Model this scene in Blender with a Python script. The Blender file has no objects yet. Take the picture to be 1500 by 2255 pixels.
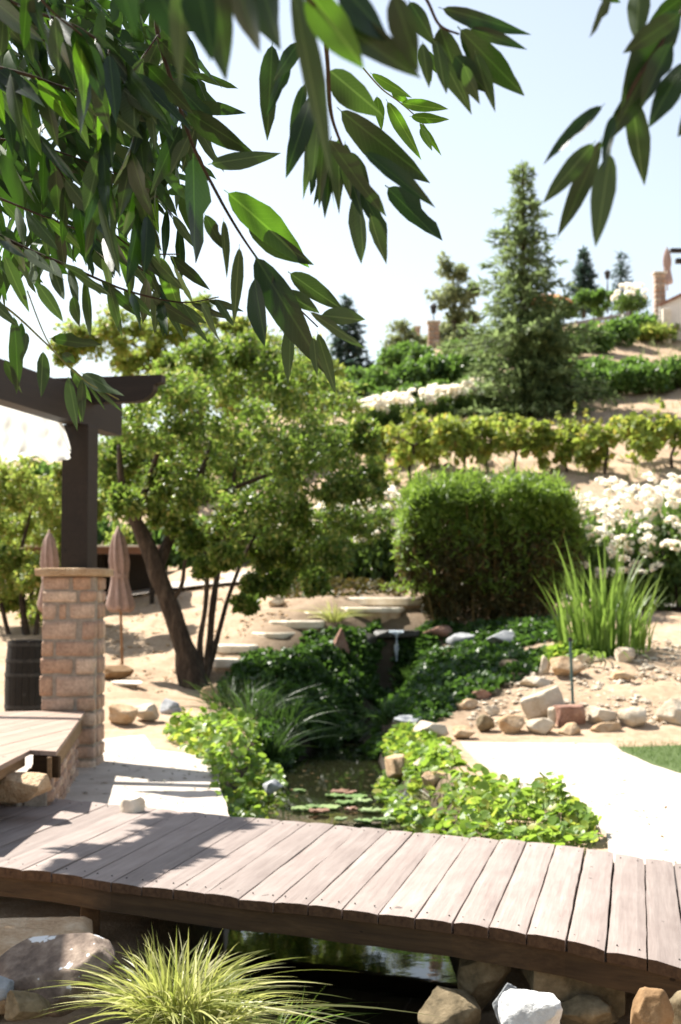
import bpy, bmesh, math, random
import numpy as np
from mathutils import Vector, Matrix, noise

random.seed(7)
rng = np.random.default_rng(7)
R = math.radians
scene = bpy.context.scene
col = scene.collection

# ------------------------------------------------------------------ camera, sky, sun, exposure
F = 3132.0                    # focal length in photograph pixels (50 mm on 24x36 upright)
PITCH = R(3.24)
EYE = Vector((0.0, 0.0, 1.6))
cam_d = bpy.data.cameras.new("camera")
cam = bpy.data.objects.new("camera", cam_d)
col.objects.link(cam)
cam.location = EYE
cam.rotation_euler = (R(90) + PITCH, 0, 0)
cam_d.sensor_fit = 'VERTICAL'
cam_d.sensor_height = 36.0
cam_d.sensor_width = 24.0
cam_d.lens = 50.0
cam_d.clip_end = 6000
cam_d.clip_start = 0.05
cam_d.dof.use_dof = True
cam_d.dof.focus_distance = 4.5
cam_d.dof.aperture_fstop = 4.5
scene.camera = cam

SUN_H = Vector((-0.79, 0.61, 0)).normalized()
SUN_EL = R(50)
SUN_DIR = Vector((SUN_H.x * math.cos(SUN_EL), SUN_H.y * math.cos(SUN_EL), math.sin(SUN_EL)))
world = bpy.data.worlds.new("World")
scene.world = world
world.use_nodes = True
wn = world.node_tree
for n in list(wn.nodes):
    wn.nodes.remove(n)
sky = wn.nodes.new("ShaderNodeTexSky")
sky.sky_type = 'NISHITA'
sky.sun_disc = False
sky.sun_elevation = SUN_EL
sky.sun_rotation = math.atan2(SUN_H.x, SUN_H.y)
sky.dust_density = 1.0
sky.air_density = 1.25
sky.ozone_density = 0.6
bg = wn.nodes.new("ShaderNodeBackground")
bg.inputs[1].default_value = 0.071
wo = wn.nodes.new("ShaderNodeOutputWorld")
hs = wn.nodes.new("ShaderNodeHueSaturation")
hs.inputs["Saturation"].default_value = 0.6
wn.links.new(sky.outputs[0], hs.inputs["Color"])
wn.links.new(hs.outputs[0], bg.inputs[0])
wn.links.new(bg.outputs[0], wo.inputs[0])

sun_d = bpy.data.lights.new("sun", 'SUN')
sun_d.energy = 5.0
sun_d.angle = R(0.53)
sun_d.color = (1.0, 0.95, 0.87)
sun = bpy.data.objects.new("sun", sun_d)
col.objects.link(sun)
sun.location = SUN_DIR * 60
sun.rotation_euler = SUN_DIR.to_track_quat('Z', 'Y').to_euler()

scene.view_settings.view_transform = 'Standard'
scene.view_settings.look = 'None'
scene.view_settings.exposure = 1.52
scene.view_settings.gamma = 1.0
scene.view_settings.use_curve_mapping = False
scene.cycles.max_bounces = 8
scene.cycles.diffuse_bounces = 4
scene.cycles.transmission_bounces = 6
scene.cycles.use_denoising = True
scene.cycles.sample_clamp_indirect = 6

# ------------------------------------------------------------------ pixel / place helpers
_cp, _sp = math.cos(PITCH), math.sin(PITCH)
def ray(px, py):
    u = (px - 750.0) / F
    v = (1127.5 - py) / F
    return Vector((u, _cp - v * _sp, _sp + v * _cp))
def D(px, py, Y):
    d = ray(px, py)
    return EYE + d * (Y / d.y)
def G(px, py, z):
    d = ray(px, py)
    return EYE + d * ((z - EYE.z) / d.z)

# ------------------------------------------------------------------ object helpers
def tag(o, label=None, cat=None, group=None, kind=None):
    if label: o["label"] = label
    if cat: o["category"] = cat
    if group: o["group"] = group
    if kind: o["kind"] = kind
    return o
def link(o, parent=None):
    col.objects.link(o)
    if parent is not None:
        o.parent = parent
    return o
def mw(o):
    b = o.matrix_basis
    return b if o.parent is None else mw(o.parent) @ o.matrix_parent_inverse @ b
def wchild(o, root):
    """parent o under root while its own transform stays a world transform"""
    o.parent = root
    o.matrix_parent_inverse = mw(root).inverted()
    return o
def empty(name, loc):
    o = bpy.data.objects.new(name, None)
    o.empty_display_size = 0.1
    o.location = loc
    col.objects.link(o)
    return o
def mesh_np(name, V, Fc, mat, rnd=None, smooth=False):
    me = bpy.data.meshes.new(name)
    if isinstance(Fc, np.ndarray):
        me.from_pydata(np.asarray(V, dtype=np.float32), [], Fc)
    else:
        me.from_pydata([tuple(v) for v in V], [], Fc)
    if rnd is not None:
        a = me.attributes.new("rnd", 'FLOAT', 'POINT')
        a.data.foreach_set("value", np.asarray(rnd, dtype=np.float32))
    if smooth:
        me.polygons.foreach_set("use_smooth", np.ones(len(me.polygons), dtype=bool))
    if mat is not None:
        me.materials.append(mat)
    me.update()
    return me
def mobj(name, me, parent=None):
    o = bpy.data.objects.new(name, me)
    link(o)
    if parent is not None:
        wchild(o, parent)
    return o
def bm_mesh(name, bm, mat, smooth=False):
    me = bpy.data.meshes.new(name)
    bm.normal_update()
    bm.to_mesh(me); bm.free()
    if smooth:
        me.polygons.foreach_set("use_smooth", np.ones(len(me.polygons), dtype=bool))
    if mat is not None:
        me.materials.append(mat)
    return me
ORD = ["first", "second", "third", "fourth", "fifth", "sixth", "seventh", "eighth", "ninth", "tenth", "eleventh",
       "twelfth", "thirteenth", "fourteenth", "fifteenth", "sixteenth", "seventeenth", "eighteenth", "nineteenth", "twentieth"]

# ------------------------------------------------------------------ materials
def nt(name):
    m = bpy.data.materials.new(name)
    m.use_nodes = True
    t = m.node_tree
    for n in list(t.nodes):
        t.nodes.remove(n)
    out = t.nodes.new("ShaderNodeOutputMaterial")
    return m, t, out
def ramp(t, fac, stops):
    r = t.nodes.new("ShaderNodeValToRGB")
    e = r.color_ramp.elements
    while len(e) < len(stops):
        e.new(0.5)
    for i, (p, c) in enumerate(stops):
        e[i].position = p
        e[i].color = (c[0], c[1], c[2], 1)
    t.links.new(fac, r.inputs[0])
    return r.outputs[0]
def nz(t, vec, scale, detail=5, rough=0.6, dist=0.0):
    n = t.nodes.new("ShaderNodeTexNoise")
    n.inputs["Scale"].default_value = scale
    n.inputs["Detail"].default_value = detail
    n.inputs["Roughness"].default_value = rough
    n.inputs["Distortion"].default_value = dist
    if vec is not None:
        t.links.new(vec, n.inputs["Vector"])
    return n.outputs["Fac"]
def coords(t, kind="Object", scale=(1, 1, 1)):
    c = t.nodes.new("ShaderNodeTexCoord")
    mp = t.nodes.new("ShaderNodeMapping")
    mp.inputs["Scale"].default_value = scale
    t.links.new(c.outputs[kind], mp.inputs["Vector"])
    return mp.outputs[0]
def mixc(t, fac, a, b, mode='MIX'):
    m = t.nodes.new("ShaderNodeMix")
    m.data_type = 'RGBA'
    m.blend_type = mode
    for i, v in ((0, fac), (6, a), (7, b)):
        if isinstance(v, (int, float)):
            m.inputs[i].default_value = v
        elif isinstance(v, tuple):
            m.inputs[i].default_value = (v[0], v[1], v[2], 1)
        else:
            t.links.new(v, m.inputs[i])
    return m.outputs[2]
def math_n(t, op, a, b=None):
    m = t.nodes.new("ShaderNodeMath")
    m.operation = op
    for i, v in enumerate((a, b)):
        if v is None: continue
        if isinstance(v, (int, float)): m.inputs[i].default_value = v
        else: t.links.new(v, m.inputs[i])
    return m.outputs[0]
def bsdf(t, out, color, rough=0.8, height=None, bump=0.3, dist=0.02, spec=0.3, coat=0.0):
    b = t.nodes.new("ShaderNodeBsdfPrincipled")
    if isinstance(color, tuple): b.inputs["Base Color"].default_value = (*color, 1)
    else: t.links.new(color, b.inputs["Base Color"])
    if isinstance(rough, (int, float)): b.inputs["Roughness"].default_value = rough
    else: t.links.new(rough, b.inputs["Roughness"])
    b.inputs["Specular IOR Level"].default_value = spec
    if height is not None:
        bu = t.nodes.new("ShaderNodeBump")
        bu.inputs["Strength"].default_value = bump
        bu.inputs["Distance"].default_value = dist
        t.links.new(height, bu.inputs["Height"])
        t.links.new(bu.outputs[0], b.inputs["Normal"])
    if out is not None:
        t.links.new(b.outputs[0], out.inputs[0])
    return b

def foliage(name, c1, c2, tr, tfac=0.45, rough=0.5, c3=None, spec=0.35):
    """leaf material: reflects between c1 and c2 by the leaf's own random number, lets light through as tr"""
    m, t, out = nt(name)
    a = t.nodes.new("ShaderNodeAttribute"); a.attribute_name = "rnd"
    oi = t.nodes.new("ShaderNodeObjectInfo")
    f = math_n(t, 'FRACT', math_n(t, 'ADD', a.outputs["Fac"], math_n(t, 'MULTIPLY', oi.outputs["Random"], 0.37)))
    stops = [(0.0, c1), (0.75, c2)]
    if c3: stops.append((0.95, c3))
    cc = ramp(t, f, stops)
    b = bsdf(t, None, cc, rough, spec=spec)
    tl = t.nodes.new("ShaderNodeBsdfTranslucent")
    t.links.new(mixc(t, 0.55, mixc(t, 1.0, cc, (2.2, 2.2, 2.2), 'MULTIPLY'), tr), tl.inputs[0])
    ms = t.nodes.new("ShaderNodeMixShader"); ms.inputs[0].default_value = tfac
    t.links.new(b.outputs[0], ms.inputs[1]); t.links.new(tl.outputs[0], ms.inputs[2])
    t.links.new(ms.outputs[0], out.inputs[0])
    return m

def noisy(name, stops, scale=6.0, rough=0.85, bump=0.4, dist=0.02, detail=8, coord="Object", cscale=(1, 1, 1), fine=40.0, spec=0.25):
    m, t, out = nt(name)
    v = coords(t, coord, cscale)
    f = nz(t, v, scale, detail, 0.62)
    f2 = nz(t, v, fine, 4, 0.6)
    ff = math_n(t, 'ADD', math_n(t, 'MULTIPLY', f, 0.72), math_n(t, 'MULTIPLY', f2, 0.28))
    c = ramp(t, ff, stops)
    bsdf(t, out, c, rough, ff, bump, dist, spec)
    return m

def wood(name, dark, light, scale=1.0, rough=0.75, bump=0.25, var=0.25):
    """wood with grain along local Y"""
    m, t, out = nt(name)
    oi = t.nodes.new("ShaderNodeObjectInfo")
    c = t.nodes.new("ShaderNodeTexCoord")
    add = t.nodes.new("ShaderNodeVectorMath"); add.operation = 'ADD'
    cmb = t.nodes.new("ShaderNodeCombineXYZ")
    t.links.new(math_n(t, 'MULTIPLY', oi.outputs["Random"], 37.0), cmb.inputs[0])
    t.links.new(math_n(t, 'MULTIPLY', oi.outputs["Random"], 91.0), cmb.inputs[1])
    t.links.new(c.outputs["Object"], add.inputs[0]); t.links.new(cmb.outputs[0], add.inputs[1])
    def mp(s):
        q = t.nodes.new("ShaderNodeMapping"); q.inputs["Scale"].default_value = s
        t.links.new(add.outputs[0], q.inputs["Vector"]); return q.outputs[0]
    g = nz(t, mp((28 * scale, 1.6 * scale, 28 * scale)), 1.0, 6, 0.6, 0.6)
    g2 = nz(t, mp((120 * scale, 5 * scale, 120 * scale)), 1.0, 3, 0.6)
    bl = nz(t, mp((3, 2.2, 3)), 1.0, 5, 0.6)
    kn = nz(t, mp((9, 5, 9)), 1.0, 2, 0.5)
    f = math_n(t, 'ADD', math_n(t, 'MULTIPLY', g, 0.5), math_n(t, 'ADD', math_n(t, 'MULTIPLY', g2, 0.2), math_n(t, 'MULTIPLY', bl, 0.3)))
    cc = ramp(t, f, [(0.30, dark), (0.55, tuple((a + b) / 2 for a, b in zip(dark, light))), (0.72, light)])
    cc = mixc(t, math_n(t, 'MULTIPLY', math_n(t, 'GREATER_THAN', kn, 0.735), 0.75), cc, tuple(x * 0.35 for x in dark))
    vv = math_n(t, 'ADD', 1.0 - var / 2, math_n(t, 'MULTIPLY', oi.outputs["Random"], var))
    sc = t.nodes.new("ShaderNodeVectorMath"); sc.operation = 'SCALE'
    t.links.new(cc, sc.inputs[0]); t.links.new(vv, sc.inputs[3])
    bsdf(t, out, sc.outputs[0], rough, f, bump, 0.01, 0.25)
    return m

M = {}
M['soil'] = None
def soil_material():
    m, t, out = nt("dry_soil")
    v = coords(t, "Object")
    f = nz(t, v, 0.9, 8, 0.65)
    f2 = nz(t, v, 9.0, 8, 0.7)
    f3 = nz(t, v, 60.0, 3, 0.6)
    ff = math_n(t, 'ADD', math_n(t, 'MULTIPLY', f, 0.35), math_n(t, 'ADD', math_n(t, 'MULTIPLY', f2, 0.4), math_n(t, 'MULTIPLY', f3, 0.25)))
    c = ramp(t, ff, [(0.32, (0.16, 0.10, 0.06)), (0.48, (0.36, 0.255, 0.165)), (0.62, (0.50, 0.38, 0.27)), (0.75, (0.58, 0.47, 0.36))])
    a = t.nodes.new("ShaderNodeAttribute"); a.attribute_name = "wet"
    c = mixc(t, a.outputs["Fac"], c, (0.025, 0.02, 0.012))  # pond damp and painted ravine shade both darken the soil
    bsdf(t, out, c, 0.9, ff, 0.6, 0.05, 0.2)
    return m
M['soil'] = soil_material()
M['flag'] = noisy("pale_flagstone", [(0.30, (0.33, 0.28, 0.225)), (0.5, (0.46, 0.405, 0.345)), (0.7, (0.55, 0.50, 0.44))], 2.5, 0.85, 0.25, 0.01)
M['slab'] = noisy("step_slab", [(0.30, (0.50, 0.41, 0.30)), (0.5, (0.68, 0.60, 0.49)), (0.7, (0.76, 0.70, 0.60))], 5, 0.85, 0.3, 0.02)
M['plank'] = wood("weathered_plank", (0.185, 0.142, 0.125), (0.36, 0.305, 0.272), 1.0, 0.75, 0.5, 0.38)
M['deck'] = wood("deck_plank", (0.22, 0.15, 0.11), (0.38, 0.285, 0.23), 1.0, 0.7, 0.3, 0.2)
M['beam'] = wood("rough_beam", (0.022, 0.012, 0.006), (0.12, 0.072, 0.034), 0.8, 0.8, 0.6, 0.2)
M['endgrain'] = noisy('dark_end_grain', [(0.3, (0.035, 0.018, 0.010)), (0.7, (0.115, 0.065, 0.035))], 30, 0.9, 0.5, 0.01)
M['fascia'] = wood("fascia_wood", (0.13, 0.075, 0.035), (0.33, 0.21, 0.11), 1.0, 0.7, 0.3, 0.1)
M['pergola'] = wood("dark_stained_timber", (0.011, 0.008, 0.006), (0.030, 0.021, 0.015), 1.0, 0.6, 0.2, 0.1)
M['mortar'] = noisy("mortar", [(0.3, (0.20, 0.165, 0.13)), (0.7, (0.38, 0.325, 0.27))], 18, 0.95, 0.6, 0.02)
def stone_rand(name, a, b, c):
    m, t, out = nt(name)
    v = coords(t, "Object")
    oi = t.nodes.new("ShaderNodeObjectInfo")
    f = nz(t, v, 9, 8, 0.65); f2 = nz(t, v, 45, 4, 0.6)
    ff = math_n(t, 'ADD', math_n(t, 'MULTIPLY', f, 0.6), math_n(t, 'MULTIPLY', f2, 0.4))
    base = ramp(t, oi.outputs["Random"], [(0.0, a), (0.5, b), (1.0, c)])
    lo = mixc(t, 1.0, base, (0.55, 0.5, 0.48), 'MULTIPLY')
    hi = mixc(t, 1.0, base, (1.35, 1.3, 1.25), 'MULTIPLY')
    fr = ramp(t, ff, [(0.32, (0, 0, 0)), (0.68, (1, 1, 1))])
    cc = mixc(t, fr, lo, hi)
    bsdf(t, out, cc, 0.88, ff, 0.55, 0.02, 0.25)
    return m
M['pillar_stone'] = stone_rand("pillar_stone", (0.42, 0.28, 0.19), (0.37, 0.26, 0.20), (0.55, 0.43, 0.33))
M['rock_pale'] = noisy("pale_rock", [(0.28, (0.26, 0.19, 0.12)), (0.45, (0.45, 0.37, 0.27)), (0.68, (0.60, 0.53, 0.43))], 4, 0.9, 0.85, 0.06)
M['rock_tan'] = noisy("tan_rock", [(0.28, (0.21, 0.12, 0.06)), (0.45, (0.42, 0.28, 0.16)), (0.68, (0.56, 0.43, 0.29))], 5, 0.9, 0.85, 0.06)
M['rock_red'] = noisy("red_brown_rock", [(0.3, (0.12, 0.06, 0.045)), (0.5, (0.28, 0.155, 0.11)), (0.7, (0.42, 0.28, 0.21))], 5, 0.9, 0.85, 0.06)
M['rock_wet'] = noisy("wet_black_rock", [(0.3, (0.008, 0.008, 0.006)), (0.7, (0.05, 0.043, 0.03))], 7, 0.5, 0.6, 0.03, spec=0.4)  # rock blackened to stand in for the ravine's deep shade
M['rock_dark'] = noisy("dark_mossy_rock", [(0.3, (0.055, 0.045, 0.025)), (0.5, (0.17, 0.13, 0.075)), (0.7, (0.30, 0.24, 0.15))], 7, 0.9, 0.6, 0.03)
M['rock_grey'] = noisy("grey_rock", [(0.3, (0.14, 0.15, 0.16)), (0.5, (0.28, 0.29, 0.30)), (0.7, (0.42, 0.42, 0.42))], 6, 0.9, 0.5, 0.03)
M['rock_white'] = noisy("white_rock", [(0.3, (0.32, 0.32, 0.32)), (0.5, (0.52, 0.52, 0.51)), (0.7, (0.66, 0.66, 0.64))], 5, 0.85, 0.6, 0.03)
M['rock_orange'] = noisy("orange_rock", [(0.3, (0.09, 0.05, 0.022)), (0.5, (0.22, 0.13, 0.06)), (0.7, (0.33, 0.22, 0.12))], 4, 0.85, 0.4, 0.03)
def lichen_material():
    m, t, out = nt("lichen_rock")
    v = coords(t, "Object")
    f = nz(t, v, 8, 8, 0.65)
    c = ramp(t, f, [(0.3, (0.06, 0.045, 0.036)), (0.48, (0.16, 0.12, 0.095)), (0.68, (0.32, 0.255, 0.20))])
    l = nz(t, v, 9.0, 4, 0.5)
    lm = ramp(t, l, [(0.625, (0, 0, 0)), (0.64, (1, 1, 1))])
    c = mixc(t, lm, c, (0.62, 0.64, 0.66))
    bsdf(t, out, c, 0.9, f, 0.6, 0.03, 0.2)
    return m
M['rock_lichen'] = lichen_material()
M['bark'] = noisy("grey_brown_bark", [(0.3, (0.016, 0.011, 0.008)), (0.5, (0.05, 0.035, 0.024)), (0.72, (0.12, 0.088, 0.064))], 10, 0.9, 0.9, 0.05, cscale=(1, 1, 0.25))
M['twig'] = noisy("twig_bark", [(0.3, (0.018, 0.012, 0.008)), (0.7, (0.06, 0.038, 0.022))], 60, 0.7, 0.4, 0.004)
M['twig_green'] = noisy("green_twig", [(0.3, (0.10, 0.11, 0.03)), (0.7, (0.20, 0.21, 0.07))], 60, 0.6, 0.2, 0.003)
M['barrel'] = wood("barrel_oak", (0.006, 0.005, 0.004), (0.022, 0.017, 0.012), 1.2, 0.7, 0.3, 0.3)
M['iron'] = noisy("dark_iron", [(0.3, (0.012, 0.011, 0.01)), (0.7, (0.04, 0.036, 0.032))], 20, 0.6, 0.2, 0.01)
M['canvas'] = noisy("taupe_canvas", [(0.3, (0.25, 0.17, 0.14)), (0.7, (0.37, 0.265, 0.225))], 12, 0.9, 0.2, 0.01)
M['pole'] = noisy("umbrella_pole", [(0.3, (0.16, 0.085, 0.04)), (0.7, (0.28, 0.165, 0.09))], 12, 0.6, 0.1, 0.01)
M['orange'] = noisy("orange_canvas", [(0.3, (0.55, 0.25, 0.10)), (0.7, (0.68, 0.34, 0.16))], 8, 0.9, 0.1, 0.01)
M['stake'] = noisy("green_metal_stake", [(0.3, (0.045, 0.085, 0.08)), (0.7, (0.09, 0.15, 0.14))], 30, 0.5, 0.2, 0.005)
M['stucco'] = noisy("white_stucco", [(0.3, (0.66, 0.62, 0.57)), (0.7, (0.78, 0.75, 0.70))], 8, 0.9, 0.2, 0.01)
M['redwood'] = wood("red_brown_board", (0.11, 0.05, 0.03), (0.25, 0.125, 0.08), 1.0, 0.7, 0.2, 0.2)
M['greyrail'] = noisy("grey_weathered_wood", [(0.3, (0.17, 0.15, 0.15)), (0.7, (0.30, 0.27, 0.27))], 6, 0.8, 0.2, 0.01)
M['lantern'] = M['iron']

M['olive'] = foliage("tree_leaf", (0.017, 0.045, 0.008), (0.125, 0.19, 0.038), (0.28, 0.42, 0.045), 0.42, 0.40, (0.32, 0.30, 0.10))
M['yellowgreen'] = foliage("yellow_green_leaf", (0.08, 0.13, 0.022), (0.20, 0.25, 0.055), (0.40, 0.50, 0.08), 0.46, 0.5, (0.30, 0.22, 0.07))
M['hedge'] = foliage("hedge_leaf", (0.032, 0.07, 0.018), (0.10, 0.17, 0.042), (0.20, 0.36, 0.04), 0.40, 0.42)
M['vine'] = foliage("autumn_vine_leaf", (0.10, 0.16, 0.024), (0.20, 0.25, 0.05), (0.42, 0.48, 0.07), 0.45, 0.55, (0.24, 0.16, 0.04))
M['rose'] = foliage("rose_leaf", (0.032, 0.072, 0.018), (0.09, 0.145, 0.036), (0.20, 0.31, 0.04), 0.4, 0.45)
M['petal'] = foliage("white_petal", (0.66, 0.63, 0.55), (0.80, 0.78, 0.72), (0.85, 0.82, 0.74), 0.5, 0.7, (0.60, 0.46, 0.30))
M['bamboo'] = foliage("bamboo_leaf", (0.05, 0.085, 0.014), (0.13, 0.20, 0.034), (0.30, 0.45, 0.05), 0.44, 0.45)
M['drybamboo'] = foliage("dry_brown_leaf", (0.035, 0.034, 0.010), (0.075, 0.066, 0.018), (0.12, 0.11, 0.02), 0.22, 0.6, (0.13, 0.07, 0.02))
M['cane'] = noisy("bamboo_cane", [(0.3, (0.13, 0.09, 0.03)), (0.7, (0.26, 0.18, 0.06))], 12, 0.6, 0.2, 0.01)
M['iris'] = foliage("iris_blade", (0.06, 0.115, 0.02), (0.125, 0.20, 0.04), (0.30, 0.44, 0.06), 0.42, 0.45)
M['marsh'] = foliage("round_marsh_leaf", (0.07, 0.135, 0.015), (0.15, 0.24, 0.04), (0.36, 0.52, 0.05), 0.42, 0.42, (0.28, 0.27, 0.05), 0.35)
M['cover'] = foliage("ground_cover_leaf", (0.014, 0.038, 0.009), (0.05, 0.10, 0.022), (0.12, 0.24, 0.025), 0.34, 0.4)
M['reed'] = foliage("dark_reed", (0.012, 0.028, 0.008), (0.035, 0.065, 0.016), (0.08, 0.16, 0.02), 0.30, 0.5)
M['sedge'] = foliage("yellow_sedge", (0.13, 0.17, 0.03), (0.36, 0.36, 0.12), (0.42, 0.46, 0.09), 0.36, 0.38, (0.60, 0.56, 0.32), 0.5)
M['lawn'] = foliage("lawn_blade", (0.05, 0.09, 0.022), (0.10, 0.15, 0.05), (0.16, 0.25, 0.05), 0.35, 0.6)
M['lawnbase'] = noisy("lawn_base", [(0.3, (0.045, 0.07, 0.018)), (0.7, (0.10, 0.14, 0.045))], 30, 0.95, 0.5, 0.02)
M['conifer'] = foliage("conifer_needle", (0.055, 0.092, 0.036), (0.14, 0.185, 0.078), (0.26, 0.34, 0.11), 0.42, 0.6)
M['bluefir'] = foliage("dark_fir_needle", (0.018, 0.04, 0.034), (0.045, 0.078, 0.062), (0.07, 0.13, 0.09), 0.25, 0.6)
M['sage'] = foliage("grey_green_leaf", (0.09, 0.115, 0.055), (0.20, 0.22, 0.11), (0.30, 0.36, 0.13), 0.42, 0.6)

def willow_material(name, c1, c2, rib, tr, tfac, rough, spec=0.35):
    m, t, out = nt(name)
    c = t.nodes.new("ShaderNodeTexCoord")
    sp = t.nodes.new("ShaderNodeSeparateXYZ")
    t.links.new(c.outputs["Object"], sp.inputs[0])
    oi = t.nodes.new("ShaderNodeObjectInfo")
    ax = math_n(t, 'ABSOLUTE', sp.outputs[0])
    mid = ramp(t, ax, [(0.018, (1, 1, 1)), (0.042, (0, 0, 0))])
    w = math_n(t, 'SINE', math_n(t, 'MULTIPLY', math_n(t, 'SUBTRACT', sp.outputs[1], math_n(t, 'MULTIPLY', ax, 0.35)), 105.0))
    vein = ramp(t, w, [(0.86, (0, 0, 0)), (0.99, (0.35, 0.35, 0.35))])
    n = nz(t, c.outputs["Object"], 5.0, 4, 0.6)
    base = mixc(t, math_n(t, 'ADD', math_n(t, 'MULTIPLY', oi.outputs["Random"], 0.6), math_n(t, 'MULTIPLY', n, 0.4)), c1, c2)
    spot = nz(t, c.outputs["Object"], 17.0, 2, 0.5)
    base = mixc(t, math_n(t, 'MULTIPLY', math_n(t, 'GREATER_THAN', spot, 0.755), 0.6), base, (0.10, 0.075, 0.02))
    base = mixc(t, mid, mixc(t, vein, base, rib), rib)
    b = bsdf(t, None, base, rough, n, 0.08, 0.01, spec)
    tl = t.nodes.new("ShaderNodeBsdfTranslucent")
    t.links.new(mixc(t, mid, tr, tuple(x * 1.5 for x in tr)), tl.inputs[0])
    ms = t.nodes.new("ShaderNodeMixShader"); ms.inputs[0].default_value = tfac
    t.links.new(b.outputs[0], ms.inputs[1]); t.links.new(tl.outputs[0], ms.inputs[2])
    t.links.new(ms.outputs[0], out.inputs[0])
    return m
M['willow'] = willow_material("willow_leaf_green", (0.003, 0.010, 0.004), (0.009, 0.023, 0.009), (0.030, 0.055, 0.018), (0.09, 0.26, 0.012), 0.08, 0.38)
M['willow_light'] = willow_material("willow_leaf_bright", (0.02, 0.05, 0.008), (0.05, 0.09, 0.018), (0.12, 0.17, 0.05), (0.20, 0.48, 0.02), 0.30, 0.42)  # sunlit look put into the leaf's own colour
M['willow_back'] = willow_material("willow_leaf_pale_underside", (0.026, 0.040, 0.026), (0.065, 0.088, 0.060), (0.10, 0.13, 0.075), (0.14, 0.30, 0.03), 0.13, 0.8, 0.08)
M['willow_soup'] = foliage("willow_crown_leaf", (0.006, 0.018, 0.006), (0.022, 0.048, 0.016), (0.15, 0.40, 0.015), 0.16, 0.6, (0.045, 0.10, 0.025))

def water_material():
    m, t, out = nt("pond_water")
    v = coords(t, "Object", (1, 1, 1))
    n1 = nz(t, v, 5.0, 3, 0.5)
    b = bsdf(t, out, (0.012, 0.012, 0.006), 0.03, n1, 0.05, 0.015, 0.5)
    b.inputs["IOR"].default_value = 1.33
    b.inputs["Transmission Weight"].default_value = 0.0
    return m
M['water'] = water_material()
M['fall'] = None
def fall_material():
    m, t, out = nt("falling_water")
    v = coords(t, "Object", (30, 30, 2))
    n1 = nz(t, v, 1.0, 4, 0.6)
    b = bsdf(t, out, (0.55, 0.62, 0.70), 0.15, n1, 0.5, 0.02, 0.5)
    b.inputs["Transmission Weight"].default_value = 0.55
    return m
M['fall'] = fall_material()
M['lily_g'] = foliage("lily_pad_green", (0.15, 0.24, 0.07), (0.26, 0.34, 0.14), (0.2, 0.3, 0.05), 0.15, 0.3, None, 0.5)
M['lily_r'] = foliage("lily_pad_red", (0.18, 0.08, 0.06), (0.26, 0.15, 0.10), (0.25, 0.1, 0.05), 0.15, 0.3, None, 0.5)

# ------------------------------------------------------------------ generic mesh builders
def nrm(a):
    return a / np.maximum(np.linalg.norm(a, axis=-1, keepdims=True), 1e-9)
def rvec(n):
    return nrm(rng.normal(size=(n, 3)))
def leaf_soup(c, d, n, L, W, fold=0.12):
    c = np.asarray(c, float); N = len(c)
    d = nrm(d); s = nrm(np.cross(d, n)); nn = np.cross(s, d)
    L = np.broadcast_to(np.asarray(L, float), (N,))[:, None]
    W = np.broadcast_to(np.asarray(W, float), (N,))[:, None]
    V = np.empty((N, 4, 3))
    V[:, 0] = c
    V[:, 1] = c + d * L * 0.45 + s * W / 2 + nn * W * fold
    V[:, 2] = c + d * L
    V[:, 3] = c + d * L * 0.45 - s * W / 2 + nn * W * fold
    Fq = np.arange(N * 4).reshape(N, 4)
    return V.reshape(-1, 3), Fq, np.repeat(rng.random(N), 4)
def join_soups(ss):
    Vs, Fs, Rs = [], [], []; o = 0
    for V, Fq, r in ss:
        Vs.append(V); Fs.append(Fq + o); Rs.append(r); o += len(V)
    return np.concatenate(Vs), np.concatenate(Fs), np.concatenate(Rs)
def crown_points(centers, radii, per, squash=0.8, shell=0.55):
    """leaf positions in clumps: centers (K,3), radii (K,), per leaves each; more leaves towards each clump's skin"""
    P, O = [], []
    for cc, r in zip(centers, radii):
        k = int(per * (r ** 2)) if per < 0 else per
        u = rvec(k); rad = r * (rng.random(k) ** shell)[:, None]
        p = u * rad; p[:, 2] *= squash
        P.append(np.asarray(cc)[None] + p); O.append(u)
    return np.concatenate(P), np.concatenate(O)
def crown_soup(centers, radii, per, L, W, droop=0.25, squash=0.8, shell=0.5):
    P, O = crown_points(centers, radii, per, squash, shell)
    N = len(P)
    d = O * 0.6 + rvec(N) * 0.9 + np.array([0, 0, -droop])
    n = rvec(N) * 0.8 + np.array([0, 0, 0.7]) + O * 0.3
    k = 0.7 + 0.6 * rng.random(N)
    return leaf_soup(P, d, n, L * k, W * k)
def sub_clumps(centers, radii, k, f=0.45):
    """split big lobes into smaller clumps for an uneven crown"""
    C, Rr = [], []
    for c, r in zip(centers, radii):
        u = rvec(k) * r * (0.35 + 0.75 * rng.random(k))[:, None]
        u[:, 2] *= 0.85
        C.extend(np.asarray(c)[None] + u); Rr.extend(r * f * (0.6 + 0.8 * rng.random(k)))
    return np.array(C), np.array(Rr)
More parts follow.
